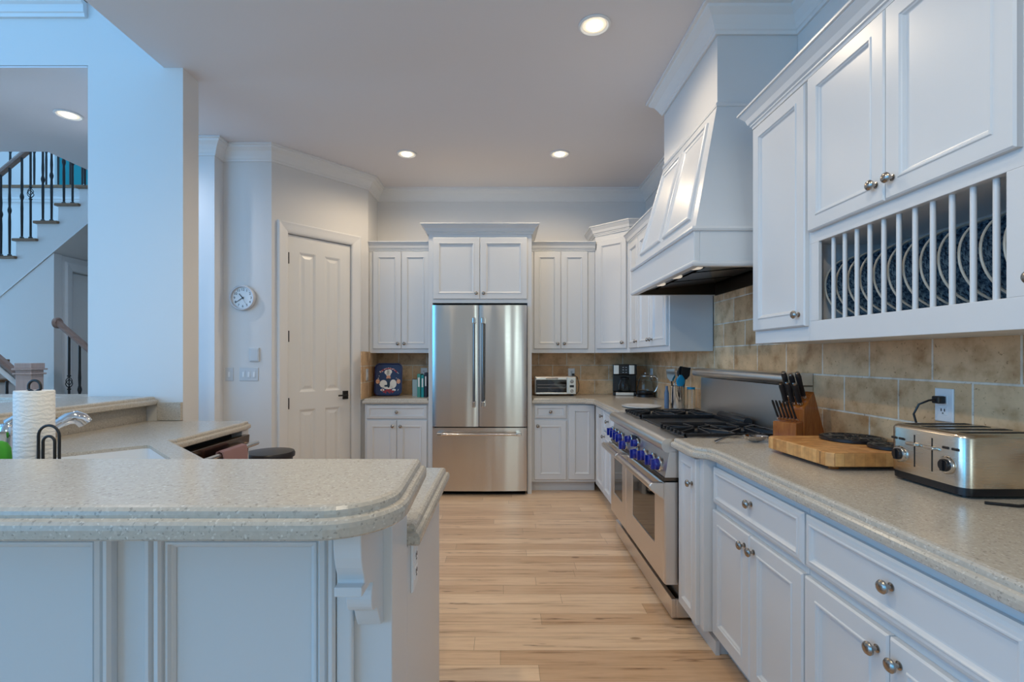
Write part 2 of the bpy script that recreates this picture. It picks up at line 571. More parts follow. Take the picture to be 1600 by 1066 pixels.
WM[o.name] = Matrix.Translation((A[0], A[1], 0)) @ Matrix.Rotation(pth, 4, 'Z')

# great room shell behind the camera
bw = MB()
bw.box(-9.0, XW + .15, -4.75, -4.6, 0, .35).box(-9.0, XW + .15, -4.75, -4.6, 4.9, 5.6)
for a, b in ((-9.0, -7.4), (-6.05, -5.75), (-4.45, .58), (1.45, XW + .15)):
    bw.box(a, b, -4.75, -4.6, .35, 4.9)
bw.box(.58, 1.45, -4.75, -4.6, 2.75, 4.9).box(.58, 1.45, -4.75, -4.6, .35, .7)
struct(bw, 'wall_rear', 'wall')
for i, (a, b, z0, z1) in enumerate(((-7.4, -6.05, .35, 4.9), (-5.75, -4.45, .35, 4.9), (.58, 1.45, .7, 2.75))):
    wf = MB()
    wf.box(a, a + .06, -4.72, -4.63, z0, z1).box(b - .06, b, -4.72, -4.63, z0, z1).box(a, b, -4.72, -4.63, z0, z0 + .06).box(a, b, -4.72, -4.63, z1 - .06, z1)
    wf.box((a + b) / 2 - .02, (a + b) / 2 + .02, -4.70, -4.65, z0, z1)
    for k in (1, 2, 3):
        zz = z0 + (z1 - z0) * k / 4
        wf.box(a, b, -4.70, -4.65, zz - .015, zz + .015)
    struct(wf, 'window_%d' % (i + 1), 'trim')
lw = MB().box(-9.15, -9.0, -4.75, 8.2, 0, 5.6)
struct(lw, 'wall_left', 'wall')
struct(MB().box(-9.15, -2.14, -4.75, 3.3, 5.6, 5.7), 'ceiling_great_room', 'ceil')
struct(MB().box(-2.14, -2.0, -4.6, 3.11, CEIL + .36, 5.6), 'wall_upper', 'wall')

# crown moulding of the kitchen
def crown_prof(z, h=.13, p=.10):
    return [(0, z - h), (.012, z - h), (.016, z - h * .88), (.022, z - h * .85), (.03, z - h * .70), (p * .52, z - h * .42), (p * .80, z - h * .24), (p * .84, z - h * .14), (p, z - h * .12), (p, z - .0005), (0, z - .0005)]


cpath = [(-3.3, 4.15), (-2.43, 4.15), (-2.43, 4.28), A, B, (B[0], YB), (XW, YB), (XW, 3.46), (1.13, 3.46), (1.13, 2.60), (XW, 2.60), (XW, -4.6)]
cpath = cpath[::-1]
struct(MB().sweep(cpath, crown_prof(CEIL)), 'trim_3', 'trim')
bbp = [(0, 0), (.016, 0), (.016, .11), (.008, .13), (0, .13)]
struct(MB().sweep([(A[0], 4.28), (-2.43, 4.28), (-2.43, 4.15), (-3.3, 4.15)], bbp), 'baseboard_clock', 'trim')

# tile backsplash (thin slabs on the walls)
tb = MB()
tb.box(XW - .010, XW, -.6, YB - .0, .905, 1.40).box(XW - .010, XW, 2.396, 3.612, 1.40, 1.80)
struct(tb, 'wall_tile_right', 'tile', label='travertine tile backsplash running behind the range and toaster', cat='backsplash')
tb = MB().box(.277, XW - .010, YB - .010, YB, .905, 1.37).box(-1.37, -.717, YB - .010, YB, .905, 1.37).box(-1.37, -1.36, 4.74, YB - .010, .905, 1.37)
struct(tb, 'wall_tile_back', 'tile', label='travertine tile backsplash on the wall beside the refrigerator', cat='backsplash')

# pantry door (structure) with casing, hinges and lever
dr = thing('door_1', (A[0] + pv.x / PL * D0, A[1] + pv.y / PL * D0, 0), 'white four-panel pantry door in the angled wall', None, pth)
dr['kind'] = 'structure'
DW = D1 - D0
leaf = MB()
PR = [(0, 0), (0.012, .006), (.02, .012), (.03, .012), (.055, .004), (.055, .004)]
x0, x1, z0, z1 = .004, DW - .004, .012, DH - .006
xs = [x0, .11, DW / 2 - .045, DW / 2 + .045, DW - .11, x1]
zs = [z0, .24, .835, .995, 2.27, z1]
for i in range(5):
    for j in range(5):
        if i in (1, 3) and j in (1, 3):
            leaf.frame(xs[i], xs[i + 1], zs[j], zs[j + 1], PR, y=.02, back=False)
        else:
            leaf.add([(xs[i], .02, zs[j]), (xs[i + 1], .02, zs[j]), (xs[i + 1], .02, zs[j + 1]), (xs[i], .02, zs[j + 1])], [(0, 1, 2, 3)])
leaf.loops([[(x0, y, z0), (x1, y, z0), (x1, y, z1), (x0, y, z1)] for y in (.02, .055)], cap0=False)
leaf.build('door_leaf', 'door', dr)
cs = MB()
CP = [(0, 0), (0, -.018), (.012, -.026), (.03, -.022), (.07, -.016), (.085, -.012), (.095, -.006), (.095, 0)]
def casing(mb, x0, x1, z1, w=.098):
    # three mitred pieces around an opening, facing -y
    def sect(px, pz, dx, dz):
        return [(px + dx * (w - i), y - .0005, pz + dz * (w - i)) for i, y in CP]
    L = [sect(x0, 0, -1, 0), sect(x0, z1, -1, 1), sect(x1, z1, 1, 1), sect(x1, 0, 1, 0)]
    return mb.loops(L)
casing(cs, 0.0, DW, DH).build('door_casing', 'trim', dr)
hg = MB()
for z in (.35, .9, 1.50, 2.20):
    hg = MB().lathe([(.0, -.05), (.008, -.05), (.008, .05), (0, .05)], (.004, .004, z), seg=10)
    hg.build('hinge', 'blackmetal', dr)
lv = MB().box(DW - .085, DW - .03, .008, .0195, .905, .985)
lv.tube([(DW - .058, .01, .945), (DW - .058, -.03, .945)], .009)
lv.tube([(DW - .058, -.03, .945), (DW - .10, -.032, .945), (DW - .155, -.03, .945)], .008)
lv.build('door_handle', 'blackmetal', dr)

# ------------------------------------------------------------------ recessed lights
def can(x, y, z, label, power, name='recessed_light', color=(1.0, 0.80, 0.55)):
    t = thing(name, (x, y, z), label, 'ceiling light', group='recessed ceiling lights')
    MB().lathe([(.088, -.001), (.088, -.006), (.078, -.010), (.070, -.006), (.066, -.001)], seg=36).build('trim_ring', 'white', t)
    MB().lathe([(.066, -.0015), (.064, -.004), (.045, -.0035), (.0, -.0035)], seg=36).build('baffle', 'bafflecan', t)
    MB().lathe([(.045, -.004), (.038, -.012), (.0, -.016)], seg=32).build('bulb', 'lightlens', t)
    l = bpy.data.lights.new('bulb_light', 'SPOT')
    l.energy, l.color, l.spot_size, l.spot_blend, l.shadow_soft_size = power, color, math.radians(168), 0.6, 0.04
    lo = bpy.data.objects.new('bulb_light', l)
    C.objects.link(lo)
    lo.parent = t; lo.location = (0, 0, -.07)
    return t


CANP = 25
can(.503, 2.71, CEIL, 'lit recessed ceiling light in front of the range hood', CANP)
can(-.863, 4.42, CEIL, 'lit recessed ceiling light above the fridge end, nearer the pantry door', CANP)
can(.508, 4.42, CEIL, 'lit recessed ceiling light near the corner cabinets beyond the hood', CANP)
can(-3.27, 3.71, CEIL, 'lit recessed light in the stair hall ceiling through the opening', 36, color=(.86, .90, 1.0))
can(-.863, 1.1, CEIL, 'lit recessed ceiling light over the peninsula', 48, color=(1.0, .86, .58))  # unseen lamp added to brighten the counters
can(.503, 1.0, CEIL, 'lit recessed ceiling light over the aisle by the plate rack', 2.5)
can(-.05, .25, CEIL, 'lit recessed ceiling light near the open end of the aisle', 34, color=(1.0, .86, .66))  # unseen lamp, added and placed to light the hood's near face

# ------------------------------------------------------------------ cabinet kit
def knob_mb():
    return MB().lathe([(.010, 0), (.010, .002), (.0055, .004), (.005, .012), (.009, .016), (.0155, .019), (.0165, .024), (.013, .029), (.006, .0315), (0, .032)], axis='-y', seg=20)


KNOB = knob_mb().mesh('knob', M['nickel'])


def knob(parent, x, y, z):
    o = bpy.data.objects.new('knob', KNOB)
    C.objects.link(o)
    o.parent = parent; o.location = (x, y, z)
    WM[o.name] = Matrix()
    return o


DOOR_R = [(0, 0), (0, -.015), (.005, -.020), (.052, -.020), (.055, -.0235), (.059, -.0235), (.062, -.019), (.066, -.017), (.070, -.011), (.073, -.010)]
DRAW_R = [(0, 0), (0, -.012), (.006, -.017), (.014, -.020), (.022, -.020), (.025, -.0225), (.028, -.0225), (.031, -.018), (.036, -.013), (.040, -.012)]


def door(t, x0, x1, z0, z1, kn=None, kind='door', rings=None, mt='cab'):
    r = rings or (DOOR_R if kind == 'door' else DRAW_R)
    o = MB().frame(x0, x1, z0, z1, r, y=-.0005).build(kind, mt, t)
    if kn:
        knob(o, kn[0], -.0205 if kind == 'door' else -.0125, kn[1])
    return o


def base_body(t, w, d, h=.862, toe=.10, toed=.07, y0=0.0):
    MB().box(0, w, y0, d, toe, h).box(0, w, toed, d, 0, toe).build('body', 'cab', t, bevel=.0015)
    return t


def cab_crown(t, path, z0, z1, proj=.062):
    h = z1 - z0
    pr = [(0, z0), (.010, z0), (.012, z0 + h * .12), (.018, z0 + h * .16), (.018, z0 + h * .24), (.026, z0 + h * .30), (.034, z0 + h * .55), (proj * .86, z0 + h * .82), (proj * .86, z0 + h * .88), (proj, z0 + h * .90), (proj, z1), (0, z1)]
    return MB().sweep(path, pr).build('crown', 'cab', t)


RZ = -PI / 2      # right-wall run: faces -X, local x runs towards the viewer
WHY = 'white painted cabinets'
# --- right base run
XF = .940
def rbase(name, yfar, ynear, label, xf=XF, d=None):
    t = thing(name, (xf, yfar, 0), label, 'cabinet', RZ)
    return t, yfar - ynear, (d or XW - xf - .002)


t, wd, dp = rbase('base_cabinet', 2.444, 2.175, 'narrow white pull-out base cabinet bumped out beside the range', xf=.885)
base_body(t, wd, dp)
MB().box(0, wd + .008, .05, .068, 0.0, .062).build('toe_moulding', 'cab', t)
door(t, .012, .225, .105, .852, (.19, .735), rings=[(0, 0), (0, -.015), (.004, -.019), (.040, -.019), (.043, -.0225), (.047, -.0225), (.050, -.017), (.056, -.011), (.06, -.010)])


def drawer_base(yfar, ynear, label):
    t, wd, dp = rbase('base_cabinet', yfar, ynear, label)
    base_body(t, wd, dp)
    MB().box(0, wd, .053, .068, 0.0, .062).build('toe_moulding', 'cab', t)
    door(t, .004, wd - .004, .672, .832, (wd / 2, .762), kind='drawer')
    door(t, .004, wd / 2 - .002, .10, .645, (wd / 2 - .034, .595))
    door(t, wd / 2 + .002, wd - .004, .10, .645, (wd / 2 + .034, .595))
    return t


drawer_base(2.172, 1.512, 'white two-door base cabinet with one drawer, under the butcher block')
drawer_base(1.510, .845, 'white two-door base cabinet with wide drawer, under the toaster')
drawer_base(.843, .15, 'white base cabinet at the open end of the long counter')
# --- far right base and back base
t, wd, dp = rbase('base_cabinet', 4.74, 3.668, 'white base cabinet between the range and the corner', xf=.905)
base_body(t, wd, dp)
door(t, .035, .39, .105, .85, (.36, .79))
door(t, .40, .72, .105, .66, (.44, .62)); door(t, .40, .72, .675, .85, (.56, .765), kind='drawer')
door(t, .73, 1.06, .105, .66, (.77, .62)); door(t, .73, 1.06, .675, .85, (.90, .765), kind='drawer')
t = thing('base_cabinet', (.277, 4.80, 0), 'white base cabinet with drawer below the toaster oven', 'cabinet')
base_body(t, .626, YB - 4.80 - .002)
door(t, .028, .338, .72, .848, (.183, .785), kind='drawer')
door(t, .028, .338, .125, .70, (.058, .648))
door(t, .36, .615, .125, .85)
t = thing('base_cabinet', (-1.345, 4.80, 0), 'white base cabinet between pantry door and refrigerator', 'cabinet')
base_body(t, .628, YB - 4.80 - .002)
door(t, .02, .606, .715, .848, (.313, .782), kind='drawer')
door(t, .02, .311, .125, .70, (.275, .645)); door(t, .315, .606, .125, .70, (.351, .645))

# --- upper cabinets
def upper(name, loc, rz, wd, dp, z0, z1, label, crown=True, cpath=None, cz=.09, bodies=None):
    t = thing(name, (loc[0], loc[1], z0), label, 'cabinet', rz)
    (bodies or MB().box(0, wd, 0, dp, 0, z1 - z0)).build('body', 'cab', t, bevel=.0015)
    if crown:
        cab_crown(t, cpath or [(wd, 0), (0, 0)], z1 - z0 - .004, z1 - z0 + cz - .004)
    return t


UB, UT = 1.358, 2.405
YU = 5.05
t = upper('upper_cabinet', (-1.368, YU, 0), 0, .651, YB - YU - .012, UB, UT, 'white two-door upper cabinet above the chef tray')
door(t, .038, .326, .042, 1.035, (.295, .095)); door(t, .330, .618, .042, 1.035, (.361, .095))
t = upper('upper_cabinet', (.277, YU, 0), 0, .664, YB - YU - .012, UB, UT, 'white two-door upper cabinet above the toaster oven')
door(t, .038, .311, .042, 1.035, (.280, .095)); door(t, .315, .588, .042, 1.035, (.346, .095))
# diagonal corner upper
cz0, cz1 = UB, 2.55
t = thing('upper_cabinet', (.945, YU, cz0), 'tall white diagonal corner upper cabinet above the coffee maker', 'cabinet', -PI / 4)
cb_ = MB().prism([(.943, YU), (1.225, 4.77), (XW - .002, 4.77), (XW - .002, YB - .012), (.943, YB - .012)], 'z', cz0, cz1)
cb_.build('body', 'cab', t, world=True, bevel=.0015)
wdg = math.hypot(.28, .28)
door(t, .028, wdg - .028, .042, 1.135, (wdg - .065, .10))
h = cz1 - cz0
c45 = math.cos(PI / 4)
cab_crown(t, [(wdg + .31 * c45, .31 * c45), (wdg, 0), (0, 0), (-.31 * c45, .31 * c45)], h - .004, h + .095)
# right-wall far upper
t = upper('upper_cabinet', (1.225, 4.766, 0), RZ, 1.146, XW - 1.225 - .012, UB, UT, 'white upper cabinet tucked between the hood and the corner')
door(t, .03, .36, .042, 1.035, (.325, .10)); door(t, .375, .745, .042, 1.035, (.71, .10)); door(t, .749, 1.118, .042, 1.035, (.784, .10))
# refrigerator surround with over-fridge cupboard
t = thing('refrigerator_surround', (-.716, 4.735, 0), 'white tall cabinet framing the refrigerator with two doors above', 'cabinet')
d_ = YB - 4.735 - .012
MB().box(0, .040, 0, d_, 0, 2.51).box(.951, .991, 0, d_, 0, 2.51).box(.040, .951, 0, d_, 1.835, 2.51).build('body', 'cab', t, bevel=.0015)
door(t, .045, .4925, 1.872, 2.462, (.46, 1.925)); door(t, .4965, .946, 1.872, 2.462, (.53, 1.925))
cab_crown(t, [(.991, d_), (.991, 0), (0, 0), (0, d_)], 2.494, 2.590, .07)
# plate-rack wall cabinet on the right
yf, yn = 2.392, .70
wd = yf - yn; z0 = 1.377; hh = 2.425 - z0
bd = MB()
dpt = XW - 1.225 - .012
rx0, rx1, rz0, rz1 = .478, 1.192, .078, .385      # rack opening, local
ri0, ri1 = rx0 - .055, rx1 + .05
bd.box(0, ri0, 0, dpt, 0, hh).box(ri1, wd, 0, dpt, 0, hh).box(ri0, ri1, 0, dpt, 0, rz0).box(ri0, ri1, 0, dpt, rz1, hh).box(ri0, ri1, dpt - .006, dpt, rz0, rz1)
bd.box(ri0, rx0, 0, .014, rz0, rz1).box(rx1, ri1, 0, .014, rz0, rz1)
t = upper('plate_rack_cabinet', (1.225, yf, 0), RZ, wd, dpt, z0, z0 + hh, 'large white wall cabinet with an open dowel plate rack', bodies=bd, cpath=[(wd, 0), (0, 0), (0, dpt)])
RACK = t
door(t, .012, .420, .060, 1.032, (.385, .108))
door(t, .438, .832, .430, 1.037, (.800, .49)); door(t, .836, 1.232, .430, 1.037, (.868, .49))
door(t, 1.25, wd - .012, .060, 1.032, (1.285, .115))
rb = MB().box(ri0, ri1, .281, .305, rz1 - .085, rz1 - .06)
rb.build('rack_rail', 'cab', t, bevel=.002)
dw0 = None
for i in range(11):
    xx = yf - (1.858 - .0613 * i)
    o = MB().lathe([(.0075, rz0), (.0075, rz1)], (xx, .022, 0), seg=14).build('dowel', 'cab', t)
    if i > 0:
        MB().lathe([(.006, rz0), (.006, rz1 - .085)], (xx, .292, 0), seg=10).build('dowel', 'cab', t)
# plates
ORD = ['first', 'second', 'third', 'fourth', 'fifth', 'sixth', 'seventh', 'eighth', 'ninth', 'tenth', 'eleventh', 'twelfth']
def plate():
    t = thing('dinner_plate', (0, 0, 0), 'x', 'plate', group='blue stoneware plates in the rack')
    R = .122
    MB().lathe([(0, .004), (.06, .004), (.075, .006), (.105, .014), (R - .004, .021), (R - .005, .0235), (.104, .0185), (.075, .0105), (.06, .0085), (0, .0085)], axis='-y', seg=48).build('plate_body', 'stoneware', t)
    MB().tube([(R * math.cos(2 * PI * k / 48), -.0225, R * math.sin(2 * PI * k / 48)) for k in range(48)], .0034, 8, closed=True).build('rim', 'rim', t)
    return t


p0 = plate()
for i in range(12):
    o = p0 if i == 0 else tree_copy(p0)
    o.location = (1.260 + .122, 1.948 - .0627 * i, 1.4555 + .1235)
    o.rotation_euler = (math.radians(-7), 0, math.radians(random.uniform(-.6, .6)))
    o['label'] = 'blue speckled plate with cream rim, %s in the rack counting from the hood' % ORD[i]

# ------------------------------------------------------------------ counters
def edge(zt, th=.05):
    return [(-.014, zt), (-.006, zt - .002), (-.001, zt - .007), (0, zt - .013), (0, zt - .018), (.008, zt - .021), (.012, zt - .026), (.013, zt - .034), (.012, zt - th + .004), (.008, zt - th)]


ZC = .914
cr = thing('countertop', (1.2, 1.3, ZC), 'speckled beige countertop holding the butcher block and toaster', 'countertop')
out = [(.845, 2.436), (.845, 2.225)] + [(.853, 2.195), (.872, 2.172), (.892, 2.158), (.905, 2.135), (.910, 2.10), (.910, .13), (XW - .026, .13), (XW - .026, 2.436)]
MB().slab(out, edge(ZC, .048)).build('slab', 'counter', cr, world=True)
cc = thing('countertop', (1.2, 4.7, ZC), 'speckled beige corner countertop under coffee maker and toaster oven', 'countertop')
out = [(.292, 4.765), (.80, 4.765), (.868, 4.69), (.868, 3.680), (XW - .026, 3.680), (XW - .026, YB - .026), (.292, YB - .026)]
MB().slab(out, edge(ZC, .048)).build('slab', 'counter', cc, world=True)
cl_ = thing('countertop', (-1.0, 5.0, ZC), 'short speckled countertop between pantry door and refrigerator', 'countertop')
out = [(-1.345, 4.765), (-.732, 4.765), (-.732, YB - .026), (-1.345, YB - .026)]
MB().slab(out, edge(ZC, .048)).build('slab', 'counter', cl_, world=True)

# peninsula: lower counter, U shaped with diagonal sink corner
DU = Vector((.7071, -.7071)); DV = Vector((-.7071, -.7071))
SP = Vector((-1.63, 2.26))
sa, sb = -.02, .58
hole = [SP + DU * .03 + DV * .0, SP + DU * .60, SP + DU * .60 + DV * .40, SP + DU * .03 + DV * .40]
hr = []
for i in range(4):
    p0_, p1_, p2_ = hole[i - 1], hole[i], hole[(i + 1) % 4]
    for k in range(5):
        tt = k / 4
        a = p1_ + (p0_ - p1_).normalized() * .035; b = p1_ + (p2_ - p1_).normalized() * .035
        hr.append(tuple((a * (1 - tt) ** 2 + p1_ * 2 * tt * (1 - tt) + b * tt ** 2)))
pc = thing('countertop', (-1.6, 1.9, ZC), 'speckled sink countertop behind the raised bar', 'countertop')
out = [(-2.24, 1.172), (-.208, 1.172), (-.208, 1.785), (-1.015, 1.785), (-1.61, 2.38), (-1.585, 2.40), (-1.585, 3.02), (-1.60, 3.095), (-2.24, 3.095)]
MB().slab(out, edge(ZC, .048), holes=[hr]).build('slab', 'counter', pc, world=True)
bs = MB().box(-2.168, -2.02, 3.086, 3.1085, ZC + .001, 1.03).box(-2.262, -2.248, 1.172, 3.108, ZC - .02, 1.012)
bs.build('backsplash', 'counter', pc, world=True, bevel=.002)
# sink
sk = thing('sink', (SP.x, SP.y, ZC), 'white undermount sink set diagonally in the speckled counter', 'sink')
def inset(lp, d):
    cx_ = sum(p[0] for p in lp) / len(lp); cy_ = sum(p[1] for p in lp) / len(lp)
    return [(cx_ + (p[0] - cx_) * (1 - d), cy_ + (p[1] - cy_) * (1 - d)) for p in lp]
bz = [(.004, ZC - .014), (.012, ZC - .05), (.03, ZC - .16), (.10, ZC - .2), (.5, ZC - .205), (.9, ZC - .206)]
L = [[(x, y, z) for x, y in inset(hr, d)] for d, z in bz]
bzo = [(.9, ZC - .216), (.08, ZC - .212), (.016, ZC - .17), (.002, ZC - .06), (.001, ZC - .016)]
L += [[(x, y, z) for x, y in inset(hr, d)] for d, z in bzo]
MB().loops(L + [L[0]], cap0=False, cap1=False, sm=True).build('basin', 'porcelain', sk, world=True)
cen = SP + DU * .315 + DV * .2
MB().lathe([(0, 0), (.04, 0), (.042, .004), (.03, .005), (0, .002)], (cen.x, cen.y, ZC - .205), seg=24).build('drain', 'chrome', sk, world=True)

# raised bar top
br = thing('bar_countertop', (-.8, 1.0, 1.067), 'raised speckled breakfast bar top with rounded corner', 'bar counter')
ZB = 1.067
out = [(-2.72, .80)] + [(-.31, .80)] + arc(-.31, .92, .12, -90, 0, 10)[1:] + [(-.19, .94), (-.20, 1.195), (-2.185, 1.195), (-2.185, 2.97), (-2.185, 3.095), (-2.636, 3.095), (-2.636, 3.30), (-3.88, 3.30), (-3.88, 3.03), (-2.72, 3.03)]
MB().slab(out, edge(ZB, .052)).build('slab', 'counter', br, world=True)
# peninsula base
pb = thing('peninsula_base', (-.8, 1.2, 0), 'white panelled peninsula base with corbel under the raised bar', 'kitchen peninsula')
XE = -.225
body = MB().box(-2.65, XE, 1.0, 1.155, 0, 1.0135)
body.box(-1.02, XE, 1.155, 1.74, .10, .8645).box(-2.24, XE, 1.155, 1.68, 0, .10).box(-2.24, -1.02, 1.155, 1.74, .10, .66)
body.box(-2.65, -2.264, 1.155, 3.105, 0, 1.0135)
body.prism([(-2.262, 1.74), (-1.02, 1.74), (-1.655, 2.375), (-1.655, 2.40), (-2.262, 2.40)], 'z', 0, .66)
body.prism([(-1.02, 1.74), (-1.00, 1.76), (-1.635, 2.395), (-1.655, 2.375)], 'z', .10, .8645)
body.box(-2.262, -1.60, 3.02, 3.10, 0, .8645)
body.build('body', 'cab', pb, world=True, bevel=.002)
WR = [(0, 0), (0, -.016), (.005, -.022), (.012, -.022), (.0155, -.013), (.018, -.012), (.021, -.019), (.030, -.021), (.034, -.016), (.0355, -.009), (.038, -.008), (.040, -.013), (.044, -.013), (.047, -.006), (.050, -.0045), (.054, -.0005)]
def wain(x0, x1, z0, z1):
    L = [[(x0 + i, .9995 + d, z0 + i), (x1 - i, .9995 + d, z0 + i), (x1 - i, .9995 + d, z1 - i), (x0 + i, .9995 + d, z1 - i)] for i, d in WR]
    MB().loops(L, cap0=False, cap1=False).build('panel_moulding', 'cab', pb, world=True)
wain(-.716, -.3345, .12, .980)
wain(-1.36, -.782, .12, .980)
wain(-2.10, -1.43, .12, .980)
MB().box(-.334, -.30, .984, .9995, 0, .905).build('pilaster_strip', 'cab', pb, world=True, bevel=.006, seg=3)
cp = [(1.0, 1.0135), (.842, 1.0135), (.843, .99), (.847, .965), (.854, .945), (.862, .93), (.866, .920), (.866, .914), (.848, .914), (.848, .897), (.905, .897)]
cp += [(.938 + .026 * math.cos(a), .862 + .030 * math.sin(a)) for a in [math.radians(d) for d in range(120, 271, 15)]]
cp += [(.950, .828), (.962, .815), (.975, .792), (.985, .777), (1.0, .772)]
MB().prism(cp, 'x', -.291, -.243).build('corbel', 'cab', pb, world=True, bevel=.002)
MB().sweep([(XE, 1.156), (XE, 1.0), (-2.65, 1.0)], [(0, .988), (-.022, .988), (-.022, 1.000), (-.012, 1.0135), (0, 1.0135)][::-1]).build('top_moulding', 'cab', pb, world=True)


# ------------------------------------------------------------------ dishwasher, towel, bin
dwt = thing('dishwasher', (-1.62, 2.72, 0), 'dark stainless dishwasher with its door ajar beside the sink corner', 'dishwasher')
MB().box(-2.20, -1.66, 2.412, 3.012, .10, .858).build('body', 'darkgap', dwt, world=True)
q = MB()
zt, zb = .842, .12
q.hexa([(-1.635, 2.418, zb), (-1.605, 2.418, zb), (-1.605, 3.008, zb), (-1.635, 3.008, zb)], [(-1.585, 2.418, zt), (-1.545, 2.418, zt), (-1.545, 3.008, zt), (-1.585, 3.008, zt)])
q.build('door_panel', 'brownsteel', dwt, world=True, bevel=.004)
hd = MB().tube([(-1.495, 2.44, .793), (-1.495, 3.0, .793)], .013, 14)
for yy in (2.48, 2.955):
    hd.tube([(-1.555, yy, .793), (-1.495, yy, .793)], .009)
hd.build('handle', 'polished', dwt, world=True)
tw = MB()
sec = [(-1.520, .55), (-1.516, .70), (-1.514, .785), (-1.508, .805), (-1.495, .811), (-1.482, .805), (-1.476, .785), (-1.472, .66), (-1.470, .50)]
L = []
for k in range(9):
    yy = 2.60 + .235 * k / 8
    wv_ = .004 * math.sin(k * 1.7)
    o_ = [(x - .001 + wv_ * (0.81 - z) * 3, yy, z) for x, z in sec]
    i_ = [(x + (.006 if x > -1.495 else -.006) + wv_ * (0.81 - z) * 3, yy, z + (.006 if z > .78 else 0)) for x, z in sec]
    L.append(o_ + i_[::-1])
tw.loops(L, sm=True)
tag(tw.build('dish_towel', 'pinktowel'), 'mauve terry towel draped over the dishwasher handle', 'towel')
bn = thing('waste_bin', (-1.665, 3.52, 0), 'dark round-topped bin in front of the clock wall', 'bin')
MB().lathe([(0, .001), (.13, .001), (.135, .01), (.152, .60), (0, .60)], seg=36).build('bin_body', 'darkwood', bn)
MB().lathe([(.152, .60), (.166, .603), (.168, .625), (.160, .640), (.12, .645), (0, .648)], seg=36).build('lid', 'darkwood', bn)

# ------------------------------------------------------------------ things at the sink
fc = thing('faucet', (-1.736, 1.73, ZC), 'chrome single-lever kitchen faucet with pull-out spray head', 'faucet')
MB().lathe([(0, .001), (.034, .001), (.034, .006), (.028, .012), (.028, .115), (.034, .122), (.034, .150), (.026, .164), (0, .168)], seg=28).build('faucet_body', 'chrome', fc)
MB().tube([(0, 0, .07), (.045, .045, .105), (.075, .072, .135), (.100, .098, .158)], [.017, .0165, .0165, .018], 16).build('spout', 'chrome', fc)
MB().tube([(.100, .098, .158), (.112, .108, .168), (.130, .122, .172), (.142, .134, .162), (.150, .142, .146)], [.020, .022, .025, .025, .024], 18).build('spray_head', 'chrome', fc)
MB().tube([(-.004, .004, .166), (.014, .008, .182), (.060, .020, .186)], [.017, .012, .007], 12).build('lever', 'chrome', fc)
ph = thing('paper_towel_holder', (-1.521, 1.60, ZC), 'black wire paper towel holder beside the sink', 'paper towel holder')
hb = MB().tube([(.075 * math.cos(2 * PI * k / 32), .075 * math.sin(2 * PI * k / 32), .005) for k in range(32)], .004, 8, closed=True)
hb.tube([(-.075, 0, .005), (.075, 0, .005)], .004, 8)
hb.build('base', 'blackmetal', ph)
def archpts(x, hw, z0, z1, y=0.0, n=12):
    return [(x - hw, y, z0)] + [(x - hw * math.cos(PI * k / n), y, z1 - hw + hw * math.sin(PI * k / n)) for k in range(n + 1)] + [(x + hw, y, z0)]
MB().tube([(0, 0, .006), (0, 0, .284)], .0045, 10).tube(archpts(0, .0195, .2935, .322), .0042, 10).tube([(-.0195, 0, .2935), (0, 0, .284), (.0195, 0, .2935)], .0042, 8).build('post', 'blackmetal', ph)
arm = MB().tube(archpts(.088, .033, .004, .182, -.045), .0042, 10).tube(archpts(.088, .0185, .004, .148, -.045), .0042, 10)
arm.tube([(.055, -.045, .005), (.0, -.074, .005)], .0042).build('tension_arm', 'blackmetal', ph)
pr_ = thing('paper_towel_roll', (-1.521, 1.60, ZC + .010), 'white quilted paper towel roll on the black wire holder', 'paper towel')
MB().lathe([(.022, .0), (.050, .0), (.0505, .002), (.0505, .276), (.049, .279), (.022, .279), (.0215, .27), (.0215, .01), (.022, 0)], seg=48).build('roll', 'paperwhite', pr_)
MB().lathe([(.0213, .001), (.0213, .2785), (.0198, .2785), (.0198, .001), (.0213, .001)], seg=32).build('core', 'board', pr_)
sg = MB()
sg.lathe([(0, .001), (.027, .001), (.030, .006), (.031, .07), (.029, .10), (.020, .118), (.008, .125), (0, .126)], (-1.637, 1.60, ZC), seg=24)
tag(sg.build('dish_soap_bottle', 'green'), 'rounded green bottle beside the paper towel roll', 'bottle')

# ------------------------------------------------------------------ refrigerator
fr = thing('refrigerator', (-.222, 4.69, 0), 'stainless french-door refrigerator with bottom freezer drawer', 'refrigerator')
FX0, FX1 = -.670, .227
MB().box(FX0 + .012, FX1 - .012, 4.72, 5.34, .012, 1.80).build('case', 'darkgap', fr, world=True)
def curved_panel(x0, x1, z0, z1, y0=4.672, y1=4.715, bulge=.012, n=16):
    poly = []
    for k in range(n + 1):
        s_ = k / n
        e = min(s_, 1 - s_) * (x1 - x0)
        rnd = .003 * max(0, 1 - e / .008) ** 2
        poly.append((x0 + (x1 - x0) * s_, y0 - bulge * (1 - (2 * s_ - 1) ** 2) * .6 + rnd))
    poly += [(x1, y1), (x0, y1)]
    mb = MB()
    L = [[(p[0], p[1], z0) for p in poly], [(p[0], p[1], z1) for p in poly]]
    return mb.loops(L, sm=True)
XM = (FX0 + FX1) / 2 - .008
d1 = curved_panel(FX0, XM - .003, .655, 1.808).build('door', 'fridge', fr, world=True)
d2 = curved_panel(XM + .003, FX1, .655, 1.808).build('door', 'fridge', fr, world=True)
dz = curved_panel(FX0, FX1, .045, .645, bulge=.016).build('freezer_drawer', 'fridge', fr, world=True)
MB().box(FX0 + .02, FX1 - .02, 4.72, 4.76, .001, .042).build('toe_grille', 'darkgap', fr, world=True)
